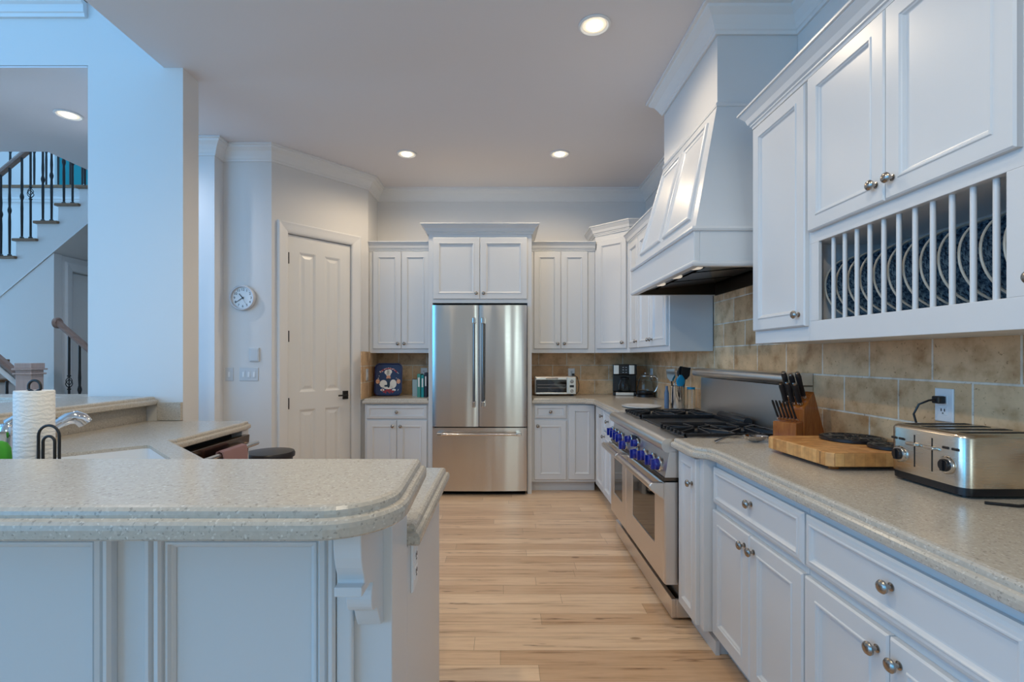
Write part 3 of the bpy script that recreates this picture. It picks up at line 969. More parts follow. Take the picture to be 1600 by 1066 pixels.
def bar_handle(par, p0, p1, ax, hm_='handle'):
    p0, p1 = Vector(p0), Vector(p1)
    dd = (p1 - p0).normalized()
    hb_ = MB().tube([p0 + dd * .02, p1 - dd * .02], .0125, 16)
    return hb_.build('handle', hm_, par, world=True)
for dd_, hx in ((d1, XM - .042), (d2, XM + .040)):
    bar_handle(dd_, (hx, 4.610, .835), (hx, 4.610, 1.655), 'z')
    for zz in (.845, 1.63):
        MB().box(hx - .015, hx + .015, 4.594, 4.668, zz, zz + .055).build('handle_bracket', 'polished', dd_, world=True, bevel=.006, seg=3)
bar_handle(dz, (FX0 + .055, 4.600, .592), (FX1 - .06, 4.600, .592), 'x', 'polished')
for xx in (FX0 + .05, FX1 - .105):
    MB().box(xx, xx + .05, 4.586, 4.662, .577, .607).build('handle_bracket', 'polished', dz, world=True, bevel=.006, seg=3)

# ------------------------------------------------------------------ range
rg = thing('range', (1.2, 3.05, 0), 'stainless double-oven gas range with blue knobs', 'range')
Y0, Y1 = 2.452, 3.662
rb_ = MB().box(.875, 1.46, Y0 + .004, Y1 - .004, .10, .885).box(.93, 1.46, Y0 + .02, Y1 - .02, .012, .10)
rb_.build('body', 'darksteel', rg, world=True)
for yy in (Y0 + .06, Y1 - .06):
    MB().lathe([(0, .001), (.022, .001), (.022, .012), (0, .012)], (.97, yy, 0), seg=14).build('foot', 'blackmetal', rg, world=True)
MB().box(.838, .862, Y0, Y1, .014, .108).box(.862, .95, Y0, Y0 + .012, .014, .108).build('kick_plate', 'steel', rg, world=True, bevel=.003)
# control panel (slanted) and bullnose as swept sections
sec = [(.806, .712), (.828, .842), (.90, .842), (.90, .712)]
MB().prism([(x, z) for x, z in sec], 'y', Y0, Y1).build('control_panel', 'steel', rg, world=True, bevel=.002)
CPN = [o for o in rg.children if o.name.startswith('control_panel')][0]
bn_ = [(.90, .905), (.835, .905)] + [(.822 + .034 * math.cos(math.radians(a)) - .0, .871 + .034 * math.sin(math.radians(a))) for a in range(80, 281, 20)] + [(.84, .842), (.90, .842)]
MB().prism(bn_, 'y', Y0, Y1, sm=True).build('bullnose', 'steel', rg, world=True)
MB().box(.88, 1.455, Y0, Y1, .886, .9035).build('cooktop', 'steel', rg, world=True, bevel=.002)
# trough shelf above the doors
MB().box(.80, .875, Y0 + .006, Y1 - .006, .695, .711).build('drip_shelf', 'darksteel', rg, world=True)
kpos = [(3.640, .764), (3.545, .762), (3.455, .762), (3.365, .762), (3.245, .735), (3.135, .792), (2.985, .792), (2.960, .732), (2.815, .752), (2.665, .758), (2.555, .758)]
for i, (yy, zz) in enumerate(kpos):
    xx = .806 + (zz - .712) / .13 * .022
    s_ = .9 if i in (5, 6) else 1.2
    k1 = MB().lathe([(.033 * s_, 0), (.033 * s_, .006), (.028 * s_, .010), (.020 * s_, .012), (0, .012)], (xx - .001, yy, zz), axis='-x', seg=24).build('knob_bezel', 'polished', CPN, world=True)
    kb = MB().lathe([(.024 * s_, .010), (.0255 * s_, .014), (.0235 * s_, .030), (.019 * s_, .034), (0, .035)], (xx - .001, yy, zz), axis='-x', seg=24)
    kb.box(xx - .048, xx - .030, yy - .007 * s_, yy + .007 * s_, zz - .022 * s_, zz + .022 * s_)
    kb.build('knob', 'blueknob', CPN, world=True, bevel=.0015)
MB().box(.812, .820, 3.015, 3.095, .797, .826).build('display', 'blackplastic', CPN, world=True, bevel=.002)
# oven doors
def oven(y0, y1, wy0, wy1):
    dx0, dx1, z0_, z1_ = .800, .870, .178, .688
    f = MB()
    # door skin with a window recess
    ys = [y0, wy0, wy1, y1]; zs_ = [z0_, .335, .590, z1_]
    for i in range(3):
        for j in range(3):
            if not (i == 1 and j == 1):
                f.box(dx0, dx1, ys[i], ys[i + 1], zs_[j], zs_[j + 1])
    f = MB()
    L = []
    for ins, dx in ((0, dx1), (0, dx0 + .012), (.004, dx0 + .004), (.012, dx0)):
        L.append([(dx, y0 + ins, z0_ + ins), (dx, y1 - ins, z0_ + ins), (dx, y1 - ins, z1_ - ins), (dx, y0 + ins, z1_ - ins)])
    L.append([(dx0, wy0, .335), (dx0, wy1, .335), (dx0, wy1, .592), (dx0, wy0, .592)])
    L.append([(dx0 + .008, wy0 + .002, .337), (dx0 + .008, wy1 - .002, .337), (dx0 + .008, wy1 - .002, .590), (dx0 + .008, wy0 + .002, .590)])
    f.loops(L)
    dd = f.build('oven_door', 'steel', rg, world=True)
    MB().box(dx0 + .004, dx0 + .0075, wy0 + .003, wy1 - .003, .338, .589).build('door_window', 'glassdark', dd, world=True)
    hsec = [(.735, .650), (.728, .662), (.730, .676), (.742, .684), (.758, .682), (.766, .670), (.762, .655), (.750, .647)]
    MB().prism(hsec, 'y', y0 + .01, y1 - .01, sm=True).build('handle', 'steel', dd, world=True)
    for a, b in ((y0 + .004, y0 + .034), (y1 - .034, y1 - .004)):
        MB().prism([(.736, .648), (.730, .668), (.742, .684), (.803, .684), (.803, .600)], 'y', a, b).build('handle_bracket', 'steel', dd, world=True, bevel=.004)


oven(Y0 + .003, 3.205, 2.60, 3.055)
oven(3.213, Y1 - .003, 3.31, 3.56)
# burners, grates, griddle
def grate(y0, y1):
    x0, x1 = .905, 1.425
    z0_, z1_ = .914, .930
    g_ = MB()
    bw_ = .012
    for yy in (y0, y1 - bw_):
        g_.box(x0, x1, yy, yy + bw_, z0_, z1_)
    for xx in (x0, (x0 + x1) / 2 - bw_ / 2, x1 - bw_):
        g_.box(xx, xx + bw_, y0, y1, z0_, z1_)
    yc = (y0 + y1) / 2
    for xc in (x0 + (x1 - x0) * .26, x0 + (x1 - x0) * .74):
        for k in range(8):
            a = PI / 4 * k + .0001
            ca, sa_ = math.cos(a), math.sin(a)
            ext = min((x1 - x0) * .245 / max(abs(ca), .01), (y1 - y0) * .5 / max(abs(sa_), .01)) - .003
            p = [(xc + ca * .030, yc + sa_ * .030), (xc + ca * ext, yc + sa_ * ext)]
            nx, ny = -sa_ * .005, ca * .005
            g_.hexa([(p[0][0] + nx, p[0][1] + ny, z0_), (p[0][0] - nx, p[0][1] - ny, z0_), (p[1][0] - nx, p[1][1] - ny, z0_), (p[1][0] + nx, p[1][1] + ny, z0_)],
                    [(p[0][0] + nx, p[0][1] + ny, z1_ + .006), (p[0][0] - nx, p[0][1] - ny, z1_ + .006), (p[1][0] - nx, p[1][1] - ny, z1_ + .002), (p[1][0] + nx, p[1][1] + ny, z1_ + .002)])
    for xx in (x0 + .004, x1 - .016):
        for yy in (y0, y1 - .012):
            g_.box(xx, xx + .012, yy, yy + .012, .904, z0_)
    for k in range(1, 7):
        yy = y0 + (y1 - y0) * k / 7
        g_.box(x0 - .014, x0 + .004, yy - .006, yy + .006, z0_ + .003, z1_ + .004)
    g_.build('grate', 'iron', rg, world=True, bevel=.002, seg=1)
    for xc in (x0 + (x1 - x0) * .26, x0 + (x1 - x0) * .74):
        MB().lathe([(0, .904), (.055, .904), (.055, .909), (.030, .911), (.030, .917), (0, .919)], (xc, yc, 0), seg=24).build('burner', 'iron', rg, world=True)
grate(2.462, 2.85)
grate(3.262, 3.652)
gd = MB().box(.915, 1.40, 2.862, 3.25, .904, .914).box(.915, 1.40, 2.862, 2.876, .914, .934).box(.915, 1.40, 3.236, 3.25, .914, .934).box(1.385, 1.40, 2.876, 3.236, .914, .934)
gd.build('griddle', 'iron', rg, world=True, bevel=.003)
MB().lathe([(0, 2.875), (.026, 2.875), (.028, 2.88), (.028, 3.232), (.026, 3.236), (0, 3.236)], (1.429, 0, .933), axis='y', seg=20).build('griddle_trough', 'iron', rg, world=True)
bgd = MB().box(1.470, XW - .012, Y0, Y1, .886, 1.165)
bgo = bgd.build('backguard', 'steel', rg, world=True, bevel=.002)
shp = [(XW - .013, 1.232), (1.43, 1.232), (1.412, 1.226), (1.404, 1.212), (1.404, 1.194), (1.412, 1.180), (1.43, 1.174), (1.47, 1.172), (XW - .013, 1.172)]
MB().prism(shp, 'y', Y0, Y1, sm=True).build('backguard_shelf', 'steel', bgo, world=True)

# ------------------------------------------------------------------ hood
hd_ = thing('range_hood', (1.25, 3.03, 1.77), 'white panelled range hood tapering up to the ceiling', 'range hood')
HX, HY0, HY1, HZ0, HZ1, HZ2 = .945, 2.44, 3.60, 1.77, 1.95, 2.645
hb2 = MB()
T = .03
hb2.box(HX, HX + T, HY0, HY1, HZ0, HZ1).box(HX + T, XW - .013, HY0, HY0 + T, HZ0, HZ1).box(HX + T, XW - .013, HY1 - T, HY1, HZ0, HZ1)
hb2.build('band', 'cab', hd_, world=True, bevel=.003)
MB().sweep([(XW - .013, HY1), (HX, HY1), (HX, HY0), (XW - .013, HY0)][::-1], [(-.012, HZ1 - .014), (.010, HZ1 - .012), (.015, HZ1 - .002), (.010, HZ1 + .010), (-.02, HZ1 + .012)]).build('band_moulding', 'cab', hd_, world=True)
MB().sweep([(XW - .013, HY1), (HX, HY1), (HX, HY0), (XW - .013, HY0)][::-1], [(-.03, HZ0 - .006), (.006, HZ0 - .006), (.012, HZ0 + .004), (.012, HZ0 + .012), (.004, HZ0 + .020), (-.01, HZ0 + .020)]).build('band_moulding', 'cab', hd_, world=True)
b4 = [(HX + .012, HY0 + .012, HZ1 + .008), (XW - .002, HY0 + .012, HZ1 + .008), (XW - .002, HY1 - .012, HZ1 + .008), (HX + .012, HY1 - .012, HZ1 + .008)]
t4 = [(1.13, 2.60, HZ2), (XW - .002, 2.60, HZ2), (XW - .002, 3.46, HZ2), (1.13, 3.46, HZ2)]
MB().hexa(b4, t4).build('sloped_cover', 'cab', hd_, world=True)
MB().box(1.131, XW - .001, 2.601, 3.459, HZ2 - .001, CEIL - .001).build('chimney', 'cab', hd_, world=True)
MB().sweep([(XW - .002, 3.46), (1.13, 3.46), (1.13, 2.60), (XW - .002, 2.60)][::-1], [(-.01, HZ2 - .012), (.007, HZ2 - .010), (.010, HZ2), (.006, HZ2 + .010), (-.01, HZ2 + .012)]).build('chimney_moulding', 'cab', hd_, world=True)
P00, P10, P11, P01 = Vector(b4[3]), Vector(b4[0]), Vector(t4[0]), Vector(t4[3])
nrm = (P10 - P00).cross(P01 - P00).normalized()
if nrm.x > 0: nrm = -nrm
def sl(u_, v_, h_):
    return (P00 * (1 - u_) * (1 - v_) + P10 * u_ * (1 - v_) + P11 * u_ * v_ + P01 * (1 - u_) * v_) + nrm * h_
for u0, u1 in ((.085, .475), (.525, .915)):
    L = []
    for ins, hgt in ((0, 0), (.002, .012), (.010, .016), (.017, .015), (.021, .008), (.034, .005), (.040, -.0005)):
        du = ins / 1.05; dv = ins / .72
        L.append([sl(u0 + du, .10 + dv, hgt), sl(u1 - du, .10 + dv, hgt), sl(u1 - du, .90 - dv, hgt), sl(u0 + du, .90 - dv, hgt)])
    MB().loops(L, cap0=False, cap1=False).build('panel_moulding', 'cab', hd_, world=True)
li = MB().box(HX + T, XW - .013, HY0 + T, HY1 - T, 1.885, 1.90).box(HX + T + .001, HX + .12, HY0 + T + .001, HY1 - T - .001, 1.795, 1.81)
li.box(HX + T + .001, HX + T + .008, HY0 + T + .001, HY1 - T - .001, 1.80, 1.89)
li.box(HX + T + .001, XW - .013, HY1 - T - .006, HY1 - T - .001, 1.766, 1.886).box(HX + T + .001, XW - .013, HY0 + T + .001, HY0 + T + .006, 1.78, 1.886).box(XW - .022, XW - .013, HY0 + T + .006, HY1 - T - .006, 1.758, 1.886)
lio = li.build('liner', 'darksteel', hd_, world=True)
for k in range(3):
    ya = HY0 + .06 + k * .36
    f_ = MB()
    f_.hexa([(1.10, ya, 1.80), (1.50, ya, 1.84), (1.50, ya + .32, 1.84), (1.10, ya + .32, 1.80)], [(1.10, ya, 1.81), (1.50, ya, 1.85), (1.50, ya + .32, 1.85), (1.10, ya + .32, 1.81)])
    f_.build('filter', 'brownsteel', hd_, world=True)
for yy in (2.62, 2.92, 3.22):
    MB().lathe([(0, 1.781), (.030, 1.781), (.038, 1.786), (.038, 1.7945), (0, 1.7945)], (1.022, yy, 0), seg=24).build('lamp', 'hoodlens', hd_, world=True)

# ------------------------------------------------------------------ right counter things
# butcher block
bb = thing('butcher_block', (1.31, 1.92, ZC), 'thick end-grain wooden butcher block with feet', 'cutting board')
ang = math.radians(0)
MB().prism([(1.135, 1.735), (1.155, 1.715), (1.475, 1.715), (1.495, 1.735), (1.495, 2.08), (1.475, 2.10), (1.14, 2.10), (1.12, 2.08)], 'z', .928, .978).build('block', 'board', bb, world=True, bevel=.004)
for xx in (1.18, 1.45):
    for yy in (1.76, 2.05):
        MB().lathe([(0, .9145), (.016, .9145), (.018, .928), (0, .928)], (xx, yy, 0), seg=16).build('foot', 'blockwood', bb, world=True)
def trivet(x, y, r, z, label):
    t = thing('trivet', (x, y, z), label, 'trivet', group='black iron trivets')
    mb = MB().lathe([(0, .004), (r * .93, .004), (r * .95, 0), (r, .002), (r, .012), (r * .96, .014), (r * .90, .011), (0, .010)], seg=48)
    mb.build('disc', 'iron', t)
    rl = MB()
    for k in range(16):
        a = 2 * PI * k / 16
        rl.tube([(r * .28 * math.cos(a), r * .28 * math.sin(a), .0115), (r * .58 * math.cos(a + .18), r * .58 * math.sin(a + .18), .0125), (r * .86 * math.cos(a), r * .86 * math.sin(a), .0115)], .0035, 6)
    for q_ in (.25, .6, .88):
        rl.tube([(r * q_ * math.cos(2 * PI * k / 32), r * q_ * math.sin(2 * PI * k / 32), .0115) for k in range(32)], .003, 6, closed=True)
    rl.build('relief_pattern', 'iron', t)
trivet(1.405, 1.985, .112, .9785, 'larger round black iron trivet on the butcher block')
trivet(1.415, 1.80, .070, .9785, 'smaller round black iron trivet half behind the toaster')

# toaster
ts = thing('toaster', (1.405, 1.51, ZC), 'four-slice brushed stainless toaster plugged into the wall', 'toaster')
def rrect(x0, x1, y0, y1, r, n=5):
    return arc(x1 - r, y1 - r, r, 0, 90, n) + arc(x0 + r, y1 - r, r, 90, 180, n) + arc(x0 + r, y0 + r, r, 180, 270, n) + arc(x1 - r, y0 + r, r, 270, 360, n)
TX0, TX1, TY0, TY1 = 1.285, 1.535, 1.372, 1.645
MB().prism(rrect(TX0 + .002, TX1 - .002, TY0 + .002, TY1 - .002, .035), 'z', ZC + .008, ZC + .030, sm=True).build('plinth', 'blackplastic', ts, world=True)
for xx in (TX0 + .035, TX1 - .035):
    for yy in (TY0 + .035, TY1 - .035):
        MB().lathe([(0, ZC + .0005), (.012, ZC + .0005), (.012, ZC + .008), (0, ZC + .008)], (xx, yy, 0), seg=12).build('foot', 'blackplastic', ts, world=True)
L = []
for ins, z in ((0, ZC + .030), (0, ZC + .168), (.004, ZC + .176), (.012, ZC + .180)):
    L.append([(x, y, z) for x, y in rrect(TX0 + ins, TX1 - ins, TY0 + ins, TY1 - ins, .035 - ins * .8)])
MB().loops(L, sm=True).build('shell', 'steel2', ts, world=True)
for k in range(4):
    yy = TY0 + .043 + k * .062 + (.0 if k < 2 else .004)
    MB().box(TX0 + .035, TX1 - .02, yy - .013, yy + .013, ZC + .1795, ZC + .1808).build('slot', 'darkgap', ts, world=True)
for yy in (1.425, 1.595):
    kz = ZC + .085
    kk = MB().lathe([(.026, 0), (.026, .005), (.022, .010), (0, .010)], (TX0 + .001, yy, kz), axis='-x', seg=28).build('dial_ring', 'polished', ts, world=True)
    kd = MB().lathe([(.0185, .009), (.018, .014), (.016, .016), (0, .016)], (TX0 + .001, yy, kz), axis='-x', seg=24).box(TX0 - .020, TX0 - .014, yy - .004, yy + .004, kz - .016, kz + .016)
    kd.build('dial', 'blackplastic', kk, world=True)
for yy, ly in ((1.476, 1.476), (1.539, 1.539)):
    MB().box(TX0 - .0006, TX0 + .001, yy - .0022, yy + .0022, ZC + .055, ZC + .155).build('lever_slot', 'darkgap', ts, world=True)
    MB().box(TX0 - .016, TX0 + .001, ly - .018, ly + .018, ZC + .121, ZC + .132).build('lever', 'polished', ts, world=True, bevel=.004)
for yy in (1.40, 1.43, 1.588, 1.618):
    MB().box(TX0 - .004, TX0 + .001, yy - .010, yy + .010, ZC + .131, ZC + .139).build('button', 'blackplastic', ts, world=True, bevel=.0025)


def outlet(x, y, z, ax, label, gangs=1, kind='outlet'):
    """ax: direction the plate faces, '-x', '-y', '+x'"""
    rz = {'-y': 0, '-x': -PI / 2, '+x': PI / 2}[ax]
    t = thing('electrical_outlet' if kind == 'outlet' else 'light_switch', (x, y, z), label, kind, rz)
    wd = .072 + .046 * (gangs - 1)
    MB().frame(-wd / 2, wd / 2, -.058, .058, [(0, 0), (0, -.003), (.003, -.006), (.004, -.006)]).build('plate', 'white' if kind == 'outlet' else 'plate_white', t)
    for g_ in range(gangs):
        xx = (g_ - (gangs - 1) / 2) * .046
        if kind == 'outlet':
            for zz in (-.02, .02):
                s_ = MB().frame(xx - .016, xx + .016, zz - .0145, zz + .0145, [(0, -.006), (.001, -.0075), (.002, -.0075)]).build('socket', 'white', t)
                MB().box(xx - .008, xx - .005, -.0085, -.0072, zz - .002, zz + .008).box(xx + .005, xx + .008, -.0085, -.0072, zz - .002, zz + .008).box(xx - .0025, xx + .0025, -.0085, -.0072, zz - .010, zz - .006).build('socket_hole', 'blackplastic', s_)
        else:
            MB().frame(xx - .017, xx + .017, -.033, .033, [(0, -.006), (.001, -.008), (.002, -.008)]).build('switch_bezel', 'plate_white', t)
            MB().hexa([(xx - .008, -.012, -.022), (xx + .008, -.012, -.022), (xx + .008, -.008, -.022), (xx - .008, -.008, -.022)], [(xx - .008, -.0085, .022), (xx + .008, -.0085, .022), (xx + .008, -.008, .022), (xx - .008, -.008, .022)]).build('rocker', 'white', t)
    return t


outlet(XW - .0105, 1.722, 1.144, '-x', 'white wall outlet above the toaster with a plug in it')
pg = thing('power_cord', (XW - .02, 1.722, 1.164), 'black plug and cord running from the wall outlet to the toaster', 'power cord')
MB().box(XW - .047, XW - .0195, 1.708, 1.736, 1.150, 1.176).build('plug', 'blackplastic', pg, world=True, bevel=.004)
MB().tube([(XW - .045, 1.722, 1.163), (XW - .062, 1.728, 1.160), (XW - .085, 1.742, 1.145), (XW - .095, 1.752, 1.11), (XW - .075, 1.745, 1.02), (XW - .04, 1.70, .935), (XW - .035, 1.68, .921)], .0035, 8).build('cord', 'blackplastic', pg, world=True)
c2_ = MB().tube([(1.30, 1.33, .9185), (1.36, 1.30, .9185), (1.44, 1.315, .9185), (1.50, 1.29, .9185), (1.53, 1.20, .9185)], .004, 8)
tag(c2_.build('loose_cord', 'blackplastic'), 'black cord lying on the counter in front of the toaster', 'cord')

# spoon rest with ladle
sp_ = thing('serving_spoon', (1.18, 2.32, ZC), 'stainless serving spoon lying on the counter beside the range', 'spoon')
bowl = MB()
L = []
for r_, z_ in ((.002, .001), (.016, .004), (.029, .012), (.036, .022), (.039, .029), (.037, .0297), (.028, .0145), (.015, .0065), (.002, .0035)):
    L.append([(1.185 + r_ * 1.5 * math.cos(2 * PI * k / 24), 2.315 + r_ * math.sin(2 * PI * k / 24), ZC + z_) for k in range(24)])
bowl.loops(L, sm=True).build('bowl', 'polished', sp_, world=True)
MB().tube([(1.130, 2.315, ZC + .027), (1.09, 2.305, ZC + .030), (1.03, 2.29, ZC + .024), (.975, 2.275, ZC + .006)], [.007, .008, .010, .012], 10, flat=.45).build('handle', 'polished', sp_, world=True)

# knife block: slanted block and a small stepped front for the steak knives
kb_ = thing('knife_block', (1.335, 2.20, ZC), 'slanted wooden knife block standing beside the backguard', 'knife block')
KX, KY = 1.335, 2.20
KROT = math.radians(35)
def kloc(a, b, c): return (KX + a, KY + b, ZC + c)
pf = [(.02, .001), (.232, .001), (.232, .030), (.118, .240), (.095, .225), (.02, .165)]
MB().prism([(KX + a, ZC + c) for a, c in pf], 'y', KY, KY + .11).build('block', 'blockwood', kb_, world=True, bevel=.004)
MB().prism([(KX + a, ZC + c) for a, c in [(-.045, .001), (.0195, .001), (.0195, .11), (-.045, .105)]], 'y', KY + .004, KY + .106).build('steak_block', 'blockwood', kb_, world=True, bevel=.003)
kb_.rotation_euler.z = KROT
def knife(name, base, d, length, r, label, group, steel_end=True):
    t = thing(name, base, label, 'knife', group=group)
    t.location = Vector((KX, KY, 0)) + Matrix.Rotation(KROT, 3, 'Z') @ (Vector(base) - Vector((KX, KY, 0)))
    t.rotation_euler.z = KROT
    bs_ = Vector(base); d = d.normalized()
    MB().tube([bs_ + d * .002, bs_ + d * .012], [.008, .008], 8, flat=.35).build('blade', 'polished', t, world=True)
    pts = [bs_ + d * (.010 + length * q_) for q_ in (0, .15, .5, .85, 1)]
    MB().tube(pts, [r * .8, r, r * .9, r * 1.05, r * .75], 10, flat=.75).build('handle', 'blackplastic', t, world=True)
    MB().tube([bs_ + d * .004, bs_ + d * .016], r * .95, 10, flat=.75).build('bolster', 'chrome', t, world=True)
    if steel_end:
        MB().tube([pts[-1] - d * .002, pts[-1] + d * .003], r * .7, 10).build('butt_cap', 'polished', t, world=True)
    return t
nm = ['first', 'second', 'third', 'fourth', 'fifth', 'sixth']
for i in range(6):
    knife('steak_knife', (KX - .012, KY + .017 + .0155 * i, ZC + .111), Vector((-.55, 0, .83)), .10, .0054, 'black steak knife in the low front block, %s from the toaster side' % nm[i], 'steak knives in the block', False)
sl0 = Vector((KX + .02, 0, ZC + .165)); sl1 = Vector((KX + .095, 0, ZC + .225))
n_ = 0
for i, (s_, yo, ln_) in enumerate(((.25, .025, .10), (.25, .055, .105), (.25, .085, .10), (.72, .025, .125), (.72, .055, .115), (.72, .085, .125))):
    b_ = sl0.lerp(sl1, s_)
    row = 'lower' if s_ < .5 else 'upper'
    knife('kitchen_knife', (b_.x, KY + yo, b_.z), Vector((-.47, 0, .88)), ln_, .0128, 'black handled knife in the %s row of the block, %s from the toaster side' % (row, nm[i % 3]), 'large knives in the block')

# ------------------------------------------------------------------ corner counter things
cf = thing('coffee_maker', (1.285, 5.215, ZC), 'black and steel drip coffee maker in the counter corner', 'coffee maker', rz=math.radians(-12))
MB().box(-.12, .12, -.10, .10, .001, .035).box(-.12, .12, .02, .10, .035, .22).box(-.12, .12, -.10, .10, .22, .325).build('housing', 'blackplastic', cf, bevel=.008, seg=3)
for x0_, x1_ in ((-.112, -.060), (.045, .097)):
    MB().box(x0_, x1_, -.106, -.099, .225, .318).build('front_panel', 'steel', cf, bevel=.002)
MB().box(-.09, .09, -.106, -.099, .004, .034).build('front_plate', 'steel', cf, bevel=.002)
for r_ in range(3):
    for c_ in range(2):
        MB().box(-.024 + c_ * .030, -.008 + c_ * .030, -.103, -.0995, .24 + r_ * .026, .245 + r_ * .026).build('button', 'plate_white', cf)
MB().lathe([(0, .037), (.055, .037), (.066, .06), (.066, .11), (.05, .15), (.042, .165), (.045, .172), (.042, .172), (.038, .165), (.046, .15), (.062, .11), (.062, .062), (.05, .041), (0, .041)], (0, -.038, 0), seg=28).build('carafe', 'glass', cf)
MB().lathe([(0, .172), (.046, .172), (.046, .185), (.03, .192), (0, .193)], (0, -.038, 0), seg=24).tube([(0, -.085, .165), (0, -.118, .16), (0, -.122, .11), (0, -.105, .08)], .008, 10).build('carafe_lid', 'blackplastic', cf)
kt = thing('electric_kettle', (1.440, 4.985, ZC), 'glass electric kettle with steel handle beside the coffee maker', 'kettle')
MB().lathe([(0, .001), (.088, .001), (.088, .020), (.075, .030), (0, .030)], seg=32).build('base', 'blackplastic', kt)
MB().lathe([(0, .0305), (.072, .0305), (.080, .05), (.082, .09), (.070, .15), (.052, .195), (.048, .205), (.045, .205), (.049, .195), (.066, .15), (.078, .09), (.076, .052), (.068, .036), (0, .036)], seg=36).build('jug', 'glass', kt)
MB().lathe([(.0735, .031), (.081, .044), (.0835, .056), (.082, .06), (.0735, .031)], seg=32).build('jug_band', 'blackplastic', kt)
MB().lathe([(0, .206), (.052, .206), (.052, .216), (.04, .228), (.012, .232), (.012, .245), (0, .246)], seg=28).build('lid', 'polished', kt)
MB().tube([(.045, -.02, .205), (.085, -.035, .210), (.112, -.045, .185), (.118, -.047, .12), (.095, -.038, .062), (.080, -.032, .052)], [.012, .014, .015, .015, .014, .011], 12).build('handle', 'polished', kt)
pt = thing('serving_plate', (1.10, 3.92, ZC), 'flat white round plate on the counter beyond the range', 'plate')
MB().lathe([(0, .001), (.12, .001), (.15, .010), (.155, .016), (.150, .018), (.12, .008), (0, .007)], seg=56).build('plate_body', 'porcelain', pt)
ck = thing('utensil_crock', (1.365, 3.85, ZC), 'polished steel utensil crock beside the range backguard', 'utensil holder')
MB().lathe([(0, .001), (.054, .001), (.055, .004), (.055, .172), (.058, .176), (.052, .176), (.052, .006), (0, .006)], seg=36).build('cylinder', 'polished', ck)
CXK, CYK = 1.365, 3.85
def utensil(name, dx, dy, tiltx, tilty, length, hm, head, headmat, label):
    rx_, ry_ = dx * .6, dy * .6      # dx, dy: where it crosses the rim of the crock; the shafts fan out without touching
    b_ = Vector((CXK + rx_, CYK + ry_, ZC + .014)); d = Vector((dx - rx_, dy - ry_, .163)).normalized()
    t = thing(name, b_, label, 'utensil', group='cooking utensils in the steel crock')
    e_ = b_ + d * length
    MB().tube([b_, b_.lerp(e_, .5), e_], .0055, 8).build('handle', hm, t, world=True)
    side = d.cross(Vector((0, 1, 0))).normalized()
    mb = MB()
    if head == 'slot':
        q = [e_ - side * .012, e_ + side * .012, e_ + d * .03 + side * .032, e_ + d * .095 + side * .034, e_ + d * .095 - side * .034, e_ + d * .03 - side * .032]
        off = Vector((0, .003, 0))
        mb.loops([[p_ - off for p_ in q], [p_ + off for p_ in q]])
    elif head == 'whisk':
        for k in range(6):
            a = PI * k / 6
            ax_ = side * math.cos(a) + Vector((0, 1, 0)) * math.sin(a)
            mb.tube([e_ + d * (.10 * math.sin(PI * j / 12) if False else .055 - .055 * math.cos(PI * j / 6)) + ax_ * .026 * math.sin(PI * j / 6) for j in range(7)], .0012, 5)
            mb.tube([e_ + d * (.055 - .055 * math.cos(PI * j / 6)) - ax_ * .026 * math.sin(PI * j / 6) for j in range(7)], .0012, 5)
    elif head == 'spoon':
        L = []
        for j in range(9):
            s_ = j / 8; wdt = .034 * math.sin(PI * min(max(s_, .04), .96)) ** .6
            c_ = e_ + d * (.10 * s_)
            L.append([c_ + side * wdt * math.cos(2 * PI * k / 12) + Vector((0, .006, 0)) * math.sin(2 * PI * k / 12) for k in range(12)])
        mb.loops(L, sm=True)
    elif head == 'tongs':
        mb.tube([e_, e_ + d * .05 + side * .02, e_ + d * .10 + side * .012], .008, 8, flat=.5).tube([e_, e_ + d * .05 - side * .02, e_ + d * .10 - side * .012], .008, 8, flat=.5)
    mb.build('head', headmat, t, world=True)
utensil('slotted_turner', -.044, .0, -.30, .0, .20, 'blackplastic', 'slot', 'polished', 'steel slotted turner leaning out of the crock towards the aisle')
utensil('whisk', -.010, .042, -.12, .26, .185, 'polished', 'whisk', 'polished', 'wire whisk standing upright in the middle of the crock')
utensil('silicone_spoon', .004, -.044, .03, -.34, .15, 'polished', 'spoon', 'teal', 'teal silicone spoon standing in the front of the crock')
utensil('ladle', .030, .026, .30, .30, .215, 'blackplastic', 'spoon', 'blackplastic', 'black ladle leaning at the back of the steel crock')
utensil('pasta_fork', .046, -.010, .36, -.08, .215, 'blackplastic', 'slot', 'blackplastic', 'black slotted fork tallest among the crock utensils')
sb_ = thing('slim_bottle', (1.275, 3.84, ZC), 'slim slate blue bottle standing next to the steel crock', 'bottle')
MB().lathe([(0, .001), (.017, .001), (.018, .006), (.018, .12), (.010, .15), (.010, .175), (0, .176)], seg=20).build('bottle_body', 'bluehandle', sb_)
gl = thing('glass_canister', (1.45, 3.80, ZC), 'pale glass canister between crock and backguard', 'canister')
MB().lathe([(0, .001), (.028, .001), (.030, .005), (.030, .15), (.028, .152), (.027, .148), (.027, .006), (0, .006)], seg=24).build('glass_body', 'glass', gl)
MB().lathe([(0, .1525), (.030, .1525), (.030, .168), (0, .17)], seg=24).build('lid', 'teal', gl)

